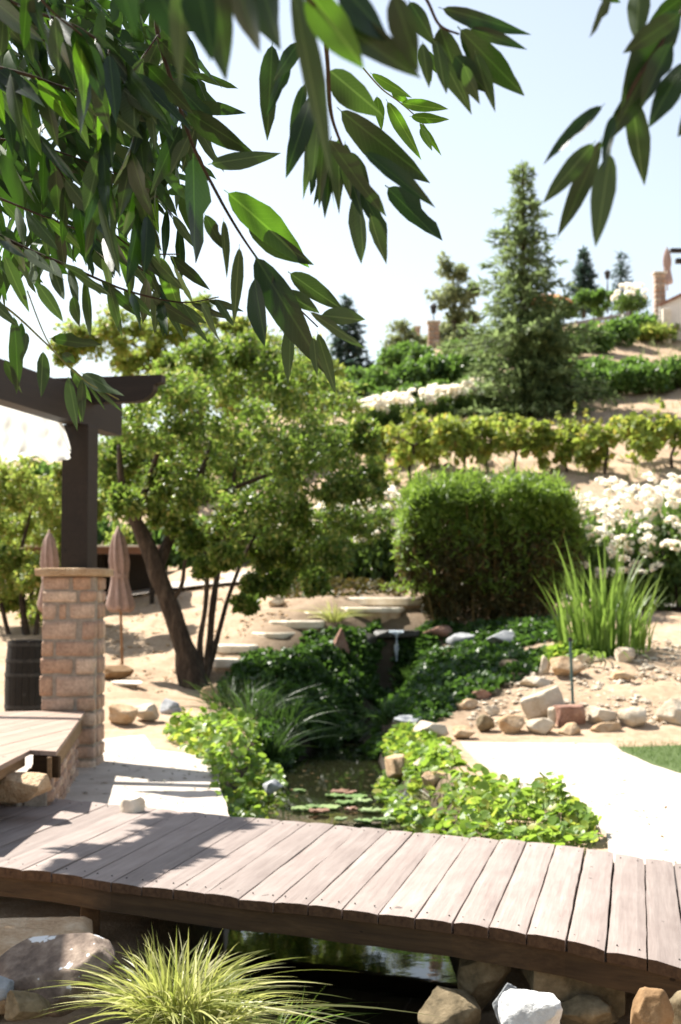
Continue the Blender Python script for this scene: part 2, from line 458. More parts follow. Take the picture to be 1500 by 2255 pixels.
def blades(base, tip, bend, W, segs=5, rnd=None):
    """arching blades: base (N,3), tip offset (N,3), bend offset (N,3) added as t^2, width W"""
    base = np.asarray(base, float); N = len(base)
    t = np.linspace(0, 1, segs + 1)
    W = np.broadcast_to(np.asarray(W, float), (N,))
    P = base[:, None] + tip[:, None] * t[None, :, None] + bend[:, None] * (t ** 2.2)[None, :, None]
    side = nrm(np.cross(tip + bend * 0.5 + 1e-6, rvec(N)))
    wid = W[:, None] * (1 - t ** 2.5)[None] * (0.75 + 0.25 * np.minimum(1, t * 6))[None]
    A = P + side[:, None] * wid[..., None] / 2
    B = P - side[:, None] * wid[..., None] / 2
    V = np.stack([A, B], 2).reshape(N, -1, 3)
    q = []
    for i in range(segs):
        q.append([2 * i, 2 * i + 1, 2 * i + 3, 2 * i + 2])
    q = np.array(q)
    Fq = (q[None] + (np.arange(N) * (2 * segs + 2))[:, None, None]).reshape(-1, 4)
    r = rng.random(N) if rnd is None else rnd
    return V.reshape(-1, 3), Fq, np.repeat(r, 2 * segs + 2)
def catmull(pts, radii, sub=5):
    pts = [Vector(p) for p in pts]
    out, rr = [], []
    n = len(pts)
    for i in range(n - 1):
        p0, p1, p2, p3 = pts[max(i - 1, 0)], pts[i], pts[i + 1], pts[min(i + 2, n - 1)]
        for k in range(sub):
            t = k / sub
            out.append(0.5 * ((2 * p1) + (p2 - p0) * t + (2 * p0 - 5 * p1 + 4 * p2 - p3) * t * t + (3 * p1 - p0 - 3 * p2 + p3) * t ** 3))
            rr.append(radii[i] + (radii[i + 1] - radii[i]) * t)
    out.append(pts[-1]); rr.append(radii[-1])
    return out, rr
def tube(pts, radii, sides=8, sub=5, jitter=0.0, cat=True):
    if cat: pts, radii = catmull(pts, radii, sub)
    V, Fq = [], []
    prev = None
    n = len(pts)
    for i, p in enumerate(pts):
        tdir = (pts[min(i + 1, n - 1)] - pts[max(i - 1, 0)]).normalized()
        if prev is None:
            a = tdir.orthogonal().normalized()
        else:
            a = (prev - tdir * prev.dot(tdir)).normalized()
        prev = a
        b = tdir.cross(a)
        for k in range(sides):
            an = 2 * math.pi * k / sides
            r = radii[i] * (1 + jitter * (noise.noise(Vector((p.x * 3 + k, p.y * 3, p.z * 2.5)))))
            V.append(p + (a * math.cos(an) + b * math.sin(an)) * r)
    for i in range(n - 1):
        for k in range(sides):
            k2 = (k + 1) % sides
            Fq.append((i * sides + k, i * sides + k2, (i + 1) * sides + k2, (i + 1) * sides + k))
    Fq.append(tuple(range(sides - 1, -1, -1)))
    Fq.append(tuple((n - 1) * sides + k for k in range(sides)))
    return V, Fq
def join_lists(parts):
    V, Fq = [], []
    for v, f in parts:
        o = len(V); V.extend(v); Fq.extend(tuple(i + o for i in q) for q in f)
    return V, Fq
def boxmesh(name, sx, sy, sz, mat, bev=0.01, segs=2):
    bm = bmesh.new()
    bmesh.ops.create_cube(bm, size=1.0)
    for v in bm.verts:
        v.co = Vector((v.co.x * sx, v.co.y * sy, v.co.z * sz))
    if bev > 0:
        bmesh.ops.bevel(bm, geom=list(bm.edges), offset=bev, segments=segs, affect='EDGES', profile=0.6)
    return bm_mesh(name, bm, mat)
def placed(name, me, loc, rotz=0.0, parent=None, rot=None, scale=None):
    """a mesh in its own local space, placed in the world"""
    o = bpy.data.objects.new(name, me)
    col.objects.link(o)
    o.location = Vector(loc)
    o.rotation_euler = rot if rot is not None else (0, 0, rotz)
    if scale is not None:
        o.scale = scale
    if parent is not None:
        wchild(o, parent)
    return o
def prism(name, poly, z0, z1, mat, bev=0.0):
    """upright prism over a plan polygon"""
    bm = bmesh.new()
    lo = [bm.verts.new((p[0], p[1], z0)) for p in poly]
    hi = [bm.verts.new((p[0], p[1], z1)) for p in poly]
    n = len(poly)
    bm.faces.new(hi); bm.faces.new(list(reversed(lo)))
    for i in range(n):
        bm.faces.new((lo[i], lo[(i + 1) % n], hi[(i + 1) % n], hi[i]))
    bmesh.ops.recalc_face_normals(bm, faces=list(bm.faces))
    if bev > 0:
        bmesh.ops.bevel(bm, geom=list(bm.edges), offset=bev, segments=1, affect='EDGES')
    return bm_mesh(name, bm, mat)

def rock_mesh(name, sx, sy, sz, mat, seed, facets=13, rough=0.055, sub=4, flat_top=False, boxy=0.0):
    rs = random.Random(seed)
    bm = bmesh.new()
    bmesh.ops.create_icosphere(bm, subdivisions=sub, radius=1.0)
    planes = []
    for i in range(facets):
        v = Vector((rs.gauss(0, 1), rs.gauss(0, 1), rs.gauss(0, 0.9))).normalized()
        planes.append((v, rs.uniform(0.50, 0.80)))
    if flat_top:
        planes.append((Vector((rs.uniform(-.08, .08), rs.uniform(-.08, .08), 1)).normalized(), 0.5))
    if boxy:
        for v in ((1, 0, 0), (-1, 0, 0), (0, 1, 0), (0, -1, 0), (0, 0, 1), (0, 0, -1)):
            planes.append((Vector(v), boxy))
    off = Vector((seed * 1.7, seed * 0.9, seed * 2.3))
    for v in bm.verts:
        p = v.co.copy()
        for n, d in planes:
            e = p.dot(n) - d
            if e > 0:
                p -= n * e * 0.985
        k = noise.fractal(p * 1.6 + off, 1.0, 2.0, 4)
        k2 = noise.fractal(p * 6 + off, 1.0, 2.0, 3)
        p *= 1 + rough * k + rough * 0.3 * k2
        v.co = p
    xs = [v.co for v in bm.verts]
    mx = max(abs(c.x) for c in xs); my = max(abs(c.y) for c in xs)
    z1 = max(c.z for c in xs); z0 = min(c.z for c in xs)
    for v in bm.verts:
        v.co = Vector((v.co.x / mx * sx / 2, v.co.y / my * sy / 2, ((v.co.z - z0) / (z1 - z0) - 0.5) * sz))
    return bm_mesh(name, bm, mat, smooth=True)

# ------------------------------------------------------------------ ground
WATER_Z = -0.56
POND = [(-1.1, 2.5), (-1.2, 4.5), (-0.95, 6.6), (-0.75, 9.0), (-0.8, 11.5), (-0.98, 13.4), (-0.95, 15.2), (-0.85, 17.0), (-0.5, 19.0), (-0.1, 20.6),
        (0.3, 20.6), (0.45, 18.6), (0.5, 16.6), (0.6, 15.0), (0.8, 13.5), (0.8, 12.0), (0.7, 10.5), (0.55, 8.6), (0.5, 7.2), (0.6, 5.0), (1.0, 2.5)]
def C(px, py, Y):
    p = D(px, py, Y); return (p.x, p.y, p.z)
CTRL = [(-3, 6, -.5), (3, 4.5, -.45), (2.2, 6.5, -.5), (-2.2, 7, -.5), (0, 0, -.45), (-3, 0, -.4), (3, 0, -.4), (-3.2, 9.5, -.22), (2.6, 8.4, -.2),
        (-2.2, 13, -.17), (-1.4, 12.7, -.17), (-2.0, 16, -.17), (-1.9, 18.3, -.14), (-3.2, 12, -.17), (-4.2, 14, -.17), (-1.3, 15, -.17), (-6, 12, -.17),
        (1.5, 10, -.17), (2.6, 10, -.17), (2, 13, -.17), (3, 13, -.17), (2.5, 15.5, -.17), (4, 16, -.17), (1.3, 16.0, -.17), (6, 12, -.17), (1.2, 14, -.17), (6, 16.3, -.15),
        C(1270, 1612, 17.2), C(1450, 1612, 17.2), C(1100, 1615, 17.2),
        C(1230, 1480, 19.9), C(1350, 1440, 21), C(1480, 1440, 21), C(1480, 1350, 26), C(1150, 1400, 23.5), C(1050, 1480, 21), C(1000, 1560, 19),
        C(1000, 1370, 25.5), C(1180, 1302, 30), C(1480, 1300, 31),
        C(830, 1332, 26), C(700, 1367, 25), C(620, 1397, 24.3), C(530, 1442, 23.5), C(490, 1492, 22.5),
        C(850, 1480, 24.2), C(790, 1580, 21.5), C(640, 1560, 20.5),
        C(430, 1522, 22), C(300, 1525, 21), C(270, 1482, 22.9), C(400, 1400, 25.5), C(400, 1290, 30), C(150, 1400, 26), C(60, 1450, 24), C(50, 1330, 30),
        C(640, 1300, 28.5), C(700, 1268, 31), C(900, 1276, 31),
        C(1300, 1040, 38), C(950, 1050, 38), C(1480, 1030, 38), C(1450, 950, 43), C(1150, 910, 48), C(950, 950, 46), C(820, 960, 46), C(1450, 890, 48),
        C(1300, 790, 56), C(1450, 785, 58), C(950, 850, 54), C(800, 870, 54), C(950, 765, 62), C(850, 800, 61), C(1300, 715, 66), C(1450, 705, 70), C(1100, 745, 64),
        C(600, 1180, 40), C(300, 1170, 42), C(0, 1190, 42), C(600, 1010, 60), C(300, 1090, 60), C(0, 1110, 60), C(-600, 1200, 50), C(950, 790, 74), C(1400, 700, 82), C(1900, 760, 60),
        C(1900, 1050, 38), C(1900, 1320, 28), C(-500, 1320, 30), C(-500, 1480, 20)]
CT = np.array(CTRL)
def _U(r):
    return np.where(r > 1e-9, r * r * np.log(r + 1e-12), 0.0)
_k = len(CT)
_A = np.zeros((_k + 3, _k + 3))
_A[:_k, :_k] = _U(np.linalg.norm(CT[:, None, :2] - CT[None, :, :2], axis=2)) + np.eye(_k) * 0.02
_A[:_k, _k] = 1; _A[:_k, _k + 1:] = CT[:, :2]
_A[_k, :_k] = 1; _A[_k + 1:, :_k] = CT[:, :2].T
_w = np.linalg.solve(_A, np.concatenate([CT[:, 2], [0, 0, 0]]))
def sstep(a, b, x):
    t = np.clip((x - a) / (b - a), 0, 1); return t * t * (3 - 2 * t)
def poly_sd(x, y, poly):
    """signed distance to a polygon, negative inside"""
    if x.size > 20000:
        return np.concatenate([poly_sd(x[i:i + 20000], y[i:i + 20000], poly) for i in range(0, x.size, 20000)])
    P = np.array(poly, float); Q = np.roll(P, -1, 0); E = Q - P
    X = x[:, None] - P[None, :, 0]; Y = y[:, None] - P[None, :, 1]
    t = np.clip((X * E[:, 0] + Y * E[:, 1]) / (E ** 2).sum(1), 0, 1)
    d = np.sqrt(((X - t * E[:, 0]) ** 2 + (Y - t * E[:, 1]) ** 2).min(1))
    ey = np.where(E[:, 1] == 0, 1e-9, E[:, 1])
    c = (P[None, :, 1] > y[:, None]) != (Q[None, :, 1] > y[:, None])
    ins = (c & (X < E[:, 0] * Y / ey)).sum(1) % 2 == 1
    return np.where(ins, -d, d)
STREAM = [D(790, 1640, 19.9), D(800, 1600, 21.0), D(830, 1540, 22.5), D(865, 1490, 23.8), D(875, 1470, 24.4)]
def H(x, y):
    x = np.atleast_1d(np.asarray(x, float)); y = np.atleast_1d(np.asarray(y, float))
    if x.size > 8000:
        return np.concatenate([H(x[i:i + 8000], y[i:i + 8000]) for i in range(0, x.size, 8000)])
    z = _w[_k] + _w[_k + 1] * x + _w[_k + 2] * y
    r2 = (x[:, None] - CT[None, :, 0]) ** 2 + (y[:, None] - CT[None, :, 1]) ** 2
    z = z + (0.5 * r2 * np.log(r2 + 1e-18)) @ _w[:_k]
    z = np.clip(z, -1.2, 17)
    far = np.maximum(sstep(74, 135, y), sstep(38, 110, np.abs(x)))
    far = np.maximum(far, sstep(3, 30, -y))
    z = z * (1 - far) + (-1.5) * far
    sd = poly_sd(x, y, POND)
    z = -1.05 + (z + 1.05) * sstep(-0.25, 0.32, sd)
    # the little stream bed that feeds the pond
    ds = np.full(x.shape, 1e9)
    for a, b in zip(STREAM[:-1], STREAM[1:]):
        ex, ey = b.x - a.x, b.y - a.y
        t = np.clip(((x - a.x) * ex + (y - a.y) * ey) / (ex * ex + ey * ey), 0, 1)
        ds = np.minimum(ds, np.hypot(x - a.x - t * ex, y - a.y - t * ey))
    z = z - 0.38 * (1 - sstep(0.15, 0.65, ds)) * sstep(19, 20.5, y)
    return z
def h1(x, y):
    return float(H(x, y)[0])
def T(px, py, y0=5.0, y1=110.0):
    """where the line of sight through a pixel meets the ground"""
    d = ray(px, py)
    ys = np.arange(y0, y1, 0.04)
    k = ys / d.y
    zs = EYE.z + d.z * k
    hs = H(d.x * k, ys)
    hit = np.nonzero(zs <= hs)[0]
    i = hit[0] if len(hit) else len(ys) - 1
    return Vector((d.x * k[i], ys[i], hs[i]))

def axis(pairs):
    out = []
    for a, b, s in pairs:
        out.append(np.arange(a, b, s))
    return np.concatenate(out)
gx = axis([(-2500, -400, 300), (-400, -60, 40), (-60, -14, 2.0), (-14, -5, 0.6), (-5, 6, 0.13), (6, 14, 0.6), (14, 60, 2.0), (60, 400, 40), (400, 2501, 300)])
gy = axis([(-600, -60, 90), (-60, -4, 7), (-4, 4, 0.5), (4, 29, 0.14), (29, 45, 0.4), (45, 90, 1.0), (90, 160, 5), (160, 500, 40), (500, 4001, 500)])
GX, GY = np.meshgrid(gx, gy)
GZ = H(GX.ravel(), GY.ravel())
near = (1 - sstep(60, 100, GY.ravel())) * (1 - sstep(20, 60, np.abs(GX.ravel())))
bumpy = np.array([noise.fractal(Vector((x * 1.3, y * 1.3, 0)), 1.0, 2.0, 4) if n > 0 else 0.0 for x, y, n in zip(GX.ravel(), GY.ravel(), near)])
amp = np.where(GY.ravel() > 30, 0.20, np.where(GY.ravel() > 17.5, 0.07, 0.012))
GZ2 = GZ + bumpy * amp * near
V = np.stack([GX.ravel(), GY.ravel(), GZ2], 1)
nx, ny = len(gx), len(gy)
idx = np.arange(nx * ny).reshape(ny, nx)
Fq = np.stack([idx[:-1, :-1], idx[:-1, 1:], idx[1:, 1:], idx[1:, :-1]], -1).reshape(-1, 4)
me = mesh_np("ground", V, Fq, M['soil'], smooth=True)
wet_shade = me.attributes.new("wet", 'FLOAT', 'POINT')
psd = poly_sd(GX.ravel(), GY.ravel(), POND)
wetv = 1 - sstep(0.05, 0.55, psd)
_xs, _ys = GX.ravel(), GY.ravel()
damp_shade = np.clip(1.5 * np.exp(-(((_xs - 0.55) / 1.9) ** 2 + ((_ys - 22.3) / 3.6) ** 2)), 0, 0.96)      # damp stream soil, with the ravine's deep shade painted in
wet_shade.data.foreach_set("value", np.clip(np.maximum(wetv, damp_shade), 0, 1).astype(np.float32))
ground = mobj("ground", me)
tag(ground, "dry beige soil of the garden and the hillside behind it", "ground", kind="structure")

# water: one flat sheet over the pond (its rim lies inside the banks)
P2 = np.array(POND); cen = P2.mean(0)
wv = [(c[0] + (c[0] - (0.0 if True else 0)) * 0.0 + n[0] * 0.16, c[1] + n[1] * 0.16, WATER_Z)
      for c, n in zip(P2, [(np.sign(p[0]) if 3 < p[1] < 20 else 0, -1 if p[1] < 3 else (1 if p[1] > 20 else 0)) for p in P2])]
bm = bmesh.new()
bm.faces.new([bm.verts.new(v) for v in wv])
bmesh.ops.triangulate(bm, faces=list(bm.faces))
bmesh.ops.recalc_face_normals(bm, faces=list(bm.faces))
wm = bm_mesh("pond_water", bm, M['water'])
water = mobj("pond_water", wm)
tag(water, "dark still water of the pond under the footbridge", "water", kind="structure")

def sheet(name, poly, z, thick, mat, label, cat, kind="structure", wob=0.03):
    """a paved sheet with an edge, its outline slightly uneven"""
    pts = []
    n = len(poly)
    for i in range(n):
        a, b = Vector(poly[i][:2]), Vector(poly[(i + 1) % n][:2])
        k = max(1, int((b - a).length / 0.25))
        for j in range(k):
            p = a.lerp(b, j / k)
            q = noise.noise_vector(Vector((p.x * 2.1, p.y * 2.1, 3.3))) * wob
            pts.append((p.x + q.x, p.y + q.y))
    me = prism(name, pts, z - thick, z, mat)
    o = mobj(name, me)
    return tag(o, label, cat, kind=kind)

def gp(px, py, z): 
    p = G(px, py, z); return (p.x, p.y)
# patio beside the pillar, and the path beyond the bridge on the right
patio_poly = [gp(-500, 1560, -.14), gp(150, 1575, -.14), gp(230, 1560, -.14), gp(300, 1600, -.14), gp(345, 1650, -.14), gp(440, 1662, -.14), gp(482, 1700, -.14), gp(486, 1740, -.14), gp(505, 1800, -.14),
              (-0.82, 10.0), (-1.5, 9.5), (-2.6, 9.2), (-6.5, 9.2)]
sheet("patio", patio_poly, -0.14, 0.4, M['flag'], "pale stone patio between the pillar and the pond plants", "patio")
path_poly = [gp(1000, 1622, -.14), gp(1150, 1617, -.14), gp(1300, 1612, -.14), gp(1345, 1640, -.14), gp(1385, 1662, -.14), gp(1440, 1685, -.14), gp(1510, 1708, -.14),
             (5.5, 12.2), (5.5, 7.5), (2.2, 7.5), (1.75, 9.3), gp(1345, 1870, -.14), gp(1335, 1830, -.14), gp(1150, 1740, -.14), gp(1060, 1680, -.14)]
sheet("garden_path", path_poly, -0.135, 0.5, M['flag'], "pale bright stone path curving right past the lawn", "path")
lawn_poly = [gp(1303, 1611, -.15), gp(1400, 1606, -.15), gp(1520, 1600, -.15), (7, 17.4), (7, 12.4), gp(1512, 1706, -.15), gp(1440, 1683, -.15), gp(1385, 1660, -.15), gp(1345, 1638, -.15)]
sheet("lawn_bed", lawn_poly, -0.147, 0.05, M['lawnbase'], "strip of short lawn bed at the right edge beside the path", "lawn")
n = 26000
lx = rng.uniform(2.6, 6.2, n); ly = rng.uniform(11.8, 17.8, n)
k = poly_sd(lx, ly, lawn_poly) < -0.01
lx, ly = lx[k], ly[k]
bs = np.stack([lx, ly, np.full(len(lx), -0.148)], 1)
V, Fq, r = blades(bs, np.stack([rng.normal(0, .008, len(lx)), rng.normal(0, .008, len(lx)), rng.uniform(.02, .045, len(lx))], 1), rng.normal(0, .01, (len(lx), 3)), 0.008, 1)
pass
tag(mobj("lawn_grass", mesh_np("lawn_grass", V, Fq, M['lawn'], r)), "short green lawn grass at the right edge of the photograph", "grass", kind="stuff")

def ribbon(name, pts, w, mat, label, lift=0.05, cat="path"):
    V, Fq = [], []
    pts, _ = catmull(pts, [1] * len(pts), 10)
    for i, p in enumerate(pts):
        d = (pts[min(i + 1, len(pts) - 1)] - pts[max(i - 1, 0)]); d.z = 0; d.normalize()
        s = Vector((d.y, -d.x, 0))
        for j in range(5):
            q = p + s * w * (j / 4 - 0.5)
            V.append((q.x, q.y, h1(q.x, q.y) + lift))
    for i in range(len(pts) - 1):
        for j in range(4):
            a = i * 5 + j
            Fq.append((a, a + 5, a + 6, a + 1))
    o = mobj(name, mesh_np(name, V, Fq, mat, smooth=True))
    return tag(o, label, cat, kind="structure")
ribbon("upper_path", [Vector((-6, 29.5, 0)), Vector((-2, 30.6, 0)), Vector((0, 31, 0)), Vector((2, 30.8, 0)), Vector((4, 29.6, 0)), Vector((7, 27.5, 0)), Vector((10, 26, 0))], 1.6, M['flag'],
       "pale upper path behind the shrubs at the foot of the hillside", 0.06)

# loose gravel and bark bits on the right bank, too many to count
def pebbles(name, n, px0, px1, py0, py1, s0, s1, mat, label):
    Vs, Fs = [], []
    oct_v = np.array([(1, 0, 0), (-1, 0, 0), (0, 1, 0), (0, -1, 0), (0, 0, 1), (0, 0, -1)], float)
    oct_f = np.array([(0, 2, 4), (2, 1, 4), (1, 3, 4), (3, 0, 4), (2, 0, 5), (1, 2, 5), (3, 1, 5), (0, 3, 5)])
    a = T(px0, py1); b = T(px1, py1); c = T(px1, py0); e = T(px0, py0)
    u, v = rng.random(n), rng.random(n)
    A = np.array(a)[None] * ((1 - u) * (1 - v))[:, None] + np.array(b)[None] * (u * (1 - v))[:, None] + np.array(c)[None] * (u * v)[:, None] + np.array(e)[None] * ((1 - u) * v)[:, None]
    z = H(A[:, 0], A[:, 1])
    for i in range(n):
        s = s0 + (s1 - s0) * rng.random() ** 3
        q = oct_v * (s * np.array([1.2, 0.9, 0.5])) * rng.uniform(0.6, 1.3, (6, 1))
        an = rng.random() * 6.28
        q = q @ np.array([[math.cos(an), -math.sin(an), 0], [math.sin(an), math.cos(an), 0], [0, 0, 1]])
        Vs.append(q + [A[i, 0], A[i, 1], z[i] + s * 0.25]); Fs.append(oct_f + 6 * i)
    o = mobj(name, mesh_np(name, np.concatenate(Vs), np.concatenate(Fs), mat))
    return tag(o, label, "gravel", kind="stuff")
pebbles("gravel", 2600, 1030, 1530, 1425, 1600, 0.012, 0.07, M['rock_pale'], "loose pale gravel and bark on the right bank above the rocks")
pebbles("leaf_litter", 1200, 230, 640, 1290, 1520, 0.012, 0.06, M['rock_tan'], "loose stones and litter on the bare slope under the tree")

# ------------------------------------------------------------------ footbridge
VP = (1404.0, 1305.0)
NEAR = [(-370, 1872), (-295, 1879), (-225, 1886), (-155, 1893), (-88, 1900), (-20, 1908), (48, 1915), (115, 1921), (182, 1931), (245, 1942), (312, 1950), (382, 1958), (452, 1967), (527, 1977), (602, 1985),
        (677, 1992), (753, 2000), (833, 2010), (913, 2021), (996, 2032), (1076, 2042), (1159, 2056), (1247, 2071), (1336, 2094), (1425, 2112), (1515, 2136), (1610, 2165), (1710, 2200), (1815, 2238), (1925, 2280)]
FAR = [(-400, 1722), (40, 1751), (107, 1757), (201, 1767), (250, 1770), (303, 1777), (405, 1787), (515, 1797), (560, 1800), (685, 1812), (845, 1825), (908, 1831), (1033, 1842), (1159, 1853), (1287, 1868),
       (1352, 1878), (1420, 1889), (1500, 1902), (1640, 1925), (1950, 1985)]
fx = np.array([p[0] for p in FAR]); fy = np.array([p[1] for p in FAR])
def bridge_z(px):
    return -0.105 * float(sstep(950, 1550, px)) - 0.05 * float(sstep(1400, 1750, px))
def far_hit(px, py):
    """where the seam from a near-edge pixel towards the vanishing point crosses the far edge"""
    lo, hi = 0.0, 1.0
    for _ in range(40):
        m = (lo + hi) / 2
        x = px + (VP[0] - px) * m; y = py + (VP[1] - py) * m
        if y > np.interp(x, fx, fy): lo = m
        else: hi = m
    return px + (VP[0] - px) * lo, py + (VP[1] - py) * lo
seams = []
for (px, py) in NEAR:
    z = bridge_z(px)
    a = G(px, py, z)
    qx, qy = far_hit(px, py)
    b = G(qx, qy, z)
    seams.append((a, b))
bridge = empty("footbridge", (0.0, 8.2, 0.0))
tag(bridge, "low wooden plank footbridge crossing the pond in the foreground", "footbridge")
TH = 0.055
def plank_between(name, s0, s1, th, mat, parent, gap=0.006, seed=0, jag=0.010, nl=14, nw=4):
    rs = random.Random(seed)
    a0, b0 = s0; a1, b1 = s1
    mid = (a0 + b0 + a1 + b1) / 4
    yd = ((b0 - a0) + (b1 - a1)); yd.z = 0; yd.normalize()
    ang = math.atan2(-yd.x, yd.y)
    rot = Matrix.Rotation(-ang, 3, 'Z')
    g = gap * rs.uniform(0.6, 1.6)
    e0 = rs.uniform(-jag, jag); e1 = rs.uniform(-jag, jag)
    lift = rs.uniform(-0.004, 0.004); cup = rs.uniform(-0.004, 0.003); tw = rs.uniform(-0.004, 0.004)
    bm = bmesh.new()
    top, bot = [], []
    for j in range(nl + 1):
        t = j / nl
        L = a0.lerp(b0, t); Rr = a1.lerp(b1, t)
        rt, rb = [], []
        for i in range(nw + 1):
            s = i / nw
            p = L.lerp(Rr, s)
            w = (Rr - L).normalized()
            inset = g * (1 - 2 * s) if i in (0, nw) else 0
            p = p + w * inset
            if j == 0: p = p - yd * e0
            if j == nl: p = p + yd * e1
            if i in (0, nw):
                p = p + w * noise.noise(Vector((seed * 3.1 + i, t * 9, 1.7))) * 0.0055
            if j in (0, nl):
                p = p + yd * noise.noise(Vector((seed * 2.1, s * 2.2, j))) * 0.007
            dz = lift + cup * (1 - (2 * s - 1) ** 2) + tw * (2 * s - 1) * (2 * t - 1) + noise.noise(Vector((seed * 5.5, t * 3, s * 2))) * 0.0025
            edge = -0.004 if i in (0, nw) else 0.0
            q = rot @ (p - mid)
            rt.append(bm.verts.new((q.x, q.y, q.z + dz + edge)))
            rb.append(bm.verts.new((q.x, q.y, q.z - th)))
        top.append(rt); bot.append(rb)
    for j in range(nl):
        for i in range(nw):
            bm.faces.new((top[j][i], top[j][i + 1], top[j + 1][i + 1], top[j + 1][i]))
            bm.faces.new((bot[j][i], bot[j + 1][i], bot[j + 1][i + 1], bot[j][i + 1]))
        bm.faces.new((top[j][0], top[j + 1][0], bot[j + 1][0], bot[j][0]))
        bm.faces.new((top[j][nw], bot[j][nw], bot[j + 1][nw], top[j + 1][nw]))
    for i in range(nw):
        bm.faces.new((top[0][i], bot[0][i], bot[0][i + 1], top[0][i + 1])).material_index = 1
        bm.faces.new((top[nl][i], top[nl][i + 1], bot[nl][i + 1], bot[nl][i])).material_index = 1
    bmesh.ops.recalc_face_normals(bm, faces=list(bm.faces))
    me = bm_mesh(name, bm, mat)
    me.materials.append(M['endgrain'])
    return placed(name, me, mid, ang, parent)
for i in range(len(seams) - 1):
    wide = 0.009 if i in (21, 22) else 0.0035
    plank_between("plank", seams[i], seams[i + 1], TH, M['plank'], bridge, wide, 100 + i)
V, Fq = tube([Vector((0, 0, -.004)), Vector((0, 0, .0022))], [.0042, .004], 8, cat=False)
nail_me = mesh_np("nail_head", V, Fq, M['iron'])
for i in range(len(seams) - 1):
    (a0, b0), (a1, b1) = seams[i], seams[i + 1]
    for fr in (0.055, 0.945):
        for sx in (.22, .78):
            p = a0.lerp(b0, fr).lerp(a1.lerp(b1, fr), sx + random.uniform(-.05, .05))
            placed("nail", nail_me, p + Vector((0, 0, .0025)), 0, bridge)
def stringer(frac, h, w, name, mat, z_off, dip=0.0):
    """a beam under the planks, running with the bridge"""
    pts = [a.lerp(b, frac) for a, b in seams]
    for i in range(len(pts) - 1):
        pass
    V, Fq = [], []
    n = len(pts)
    for i, p in enumerate(pts):
        d = (pts[min(i + 1, n - 1)] - pts[max(i - 1, 0)]); d.z = 0; d.normalize()
        s = Vector((-d.y, d.x, 0))
        wob = noise.noise(Vector((i * 0.6, frac * 9, 2))) * 0.012
        zt = p.z - TH - 0.004 + z_off
        zb = zt - h + wob - dip
        for o in (-w / 2, w / 2):
            V.append(p + s * o + Vector((0, 0, zt - p.z)))
            V.append(p + s * o + Vector((0, 0, zb - p.z)))
    for i in range(n - 1):
        a = i * 4; b = a + 4
        Fq += [(a, b, b + 2, a + 2), (a + 1, a + 3, b + 3, b + 1), (a, a + 1, b + 1, b), (a + 2, b + 2, b + 3, a + 3)]
    Fq += [(0, 2, 3, 1), ((n - 1) * 4, (n - 1) * 4 + 1, (n - 1) * 4 + 3, (n - 1) * 4 + 2)]
    mid = sum(pts, Vector()) / n
    dd = pts[-1] - pts[0]; ang = math.atan2(-dd.x, dd.y)
    rot = Matrix.Rotation(-ang, 3, 'Z')
    me = mesh_np(name, [rot @ (v - mid) for v in V], Fq, mat)
    return placed(name, me, mid, ang, bridge)
stringer(0.025, 0.115, 0.07, "beam", M['beam'], 0.0)
stringer(0.34, 0.10, 0.07, "beam", M['beam'], 0.0)
stringer(0.66, 0.10, 0.07, "beam", M['beam'], 0.0)
stringer(0.965, 0.115, 0.07, "beam", M['beam'], 0.0)
# posts under the left end of the bridge
for fr, frac in ((0.30, 0.05), (0.30, 0.9)):
    k = int(fr * (len(seams) - 1))
    p = seams[k][0].lerp(seams[k][1], frac)
    me = boxmesh("post", 0.11, 0.11, 0.62, M['beam'], 0.008)
    placed("post", me, (p.x, p.y, -0.44), 0.2, bridge)

# ------------------------------------------------------------------ raised deck on the left
deck_z = 0.42
dA, dB, dC, dD = G(190, 1563, deck_z), G(124, 1655, deck_z), G(66, 1652, deck_z), G(-70, 1722, deck_z)
deck_poly = [Vector((p.x, p.y)) for p in (dA, dB, dC, dD)] + [Vector((-3.6, 8.5)), Vector((-6.8, 9.6)), Vector((-6.2, 13.5))]
deck = empty("deck", (-3.6, 11.0, -0.17))
tag(deck, "raised wooden deck in front of the stone pillar at the left", "deck")
pd = Vector((0.204, 0.979)).normalized(); pn = Vector((pd.y, -pd.x))
def clip(poly, n, c, keep):
    out = []
    for i in range(len(poly)):
        a, b = poly[i], poly[(i + 1) % len(poly)]
        da = (a.dot(n) - c) * keep; db = (b.dot(n) - c) * keep
        if da >= 0: out.append(a)
        if (da >= 0) != (db >= 0):
            out.append(a.lerp(b, da / (da - db)))
    return out
vA, vB, vC, vD = deck_poly[:4]; vE = deck_poly[-1]
eb = vB - vA                                   # the right edge; the plank line through vC meets it at vQ
tq = ((vC - vA).dot(pn)) / eb.dot(pn)
vQ = vA + eb * tq
strips = []
for poly_ in ([vQ, vB, vC], [vA, vQ, vC, vD] + deck_poly[4:]):
    cs = [p.dot(pn) for p in poly_]
    c0 = max(cs); i = 0
    while c0 - 0.145 * i > min(cs):
        hi_c = c0 - 0.145 * i - 0.003; lo_c = c0 - 0.145 * (i + 1) + 0.003
        q = clip(clip(poly_, pn, hi_c, -1), pn, lo_c, 1)
        i += 1
        if len(q) >= 3: strips.append(q)
for q in strips:
    mid = sum(q, Vector((0, 0))) / len(q)
    ang = math.atan2(-pd.x, pd.y)
    rt = Matrix.Rotation(-ang, 2)
    pts = [rt @ (p - mid) for p in q]
    # drop near-duplicate corners
    pts2 = [p for k, p in enumerate(pts) if (p - pts[k - 1]).length > 0.006]
    if len(pts2) < 3: continue
    me = prism("deck_plank", pts2, -0.035, 0.0, M['deck'])
    placed("plank", me, (mid.x, mid.y, deck_z + random.uniform(-.002, .002)), ang, deck)
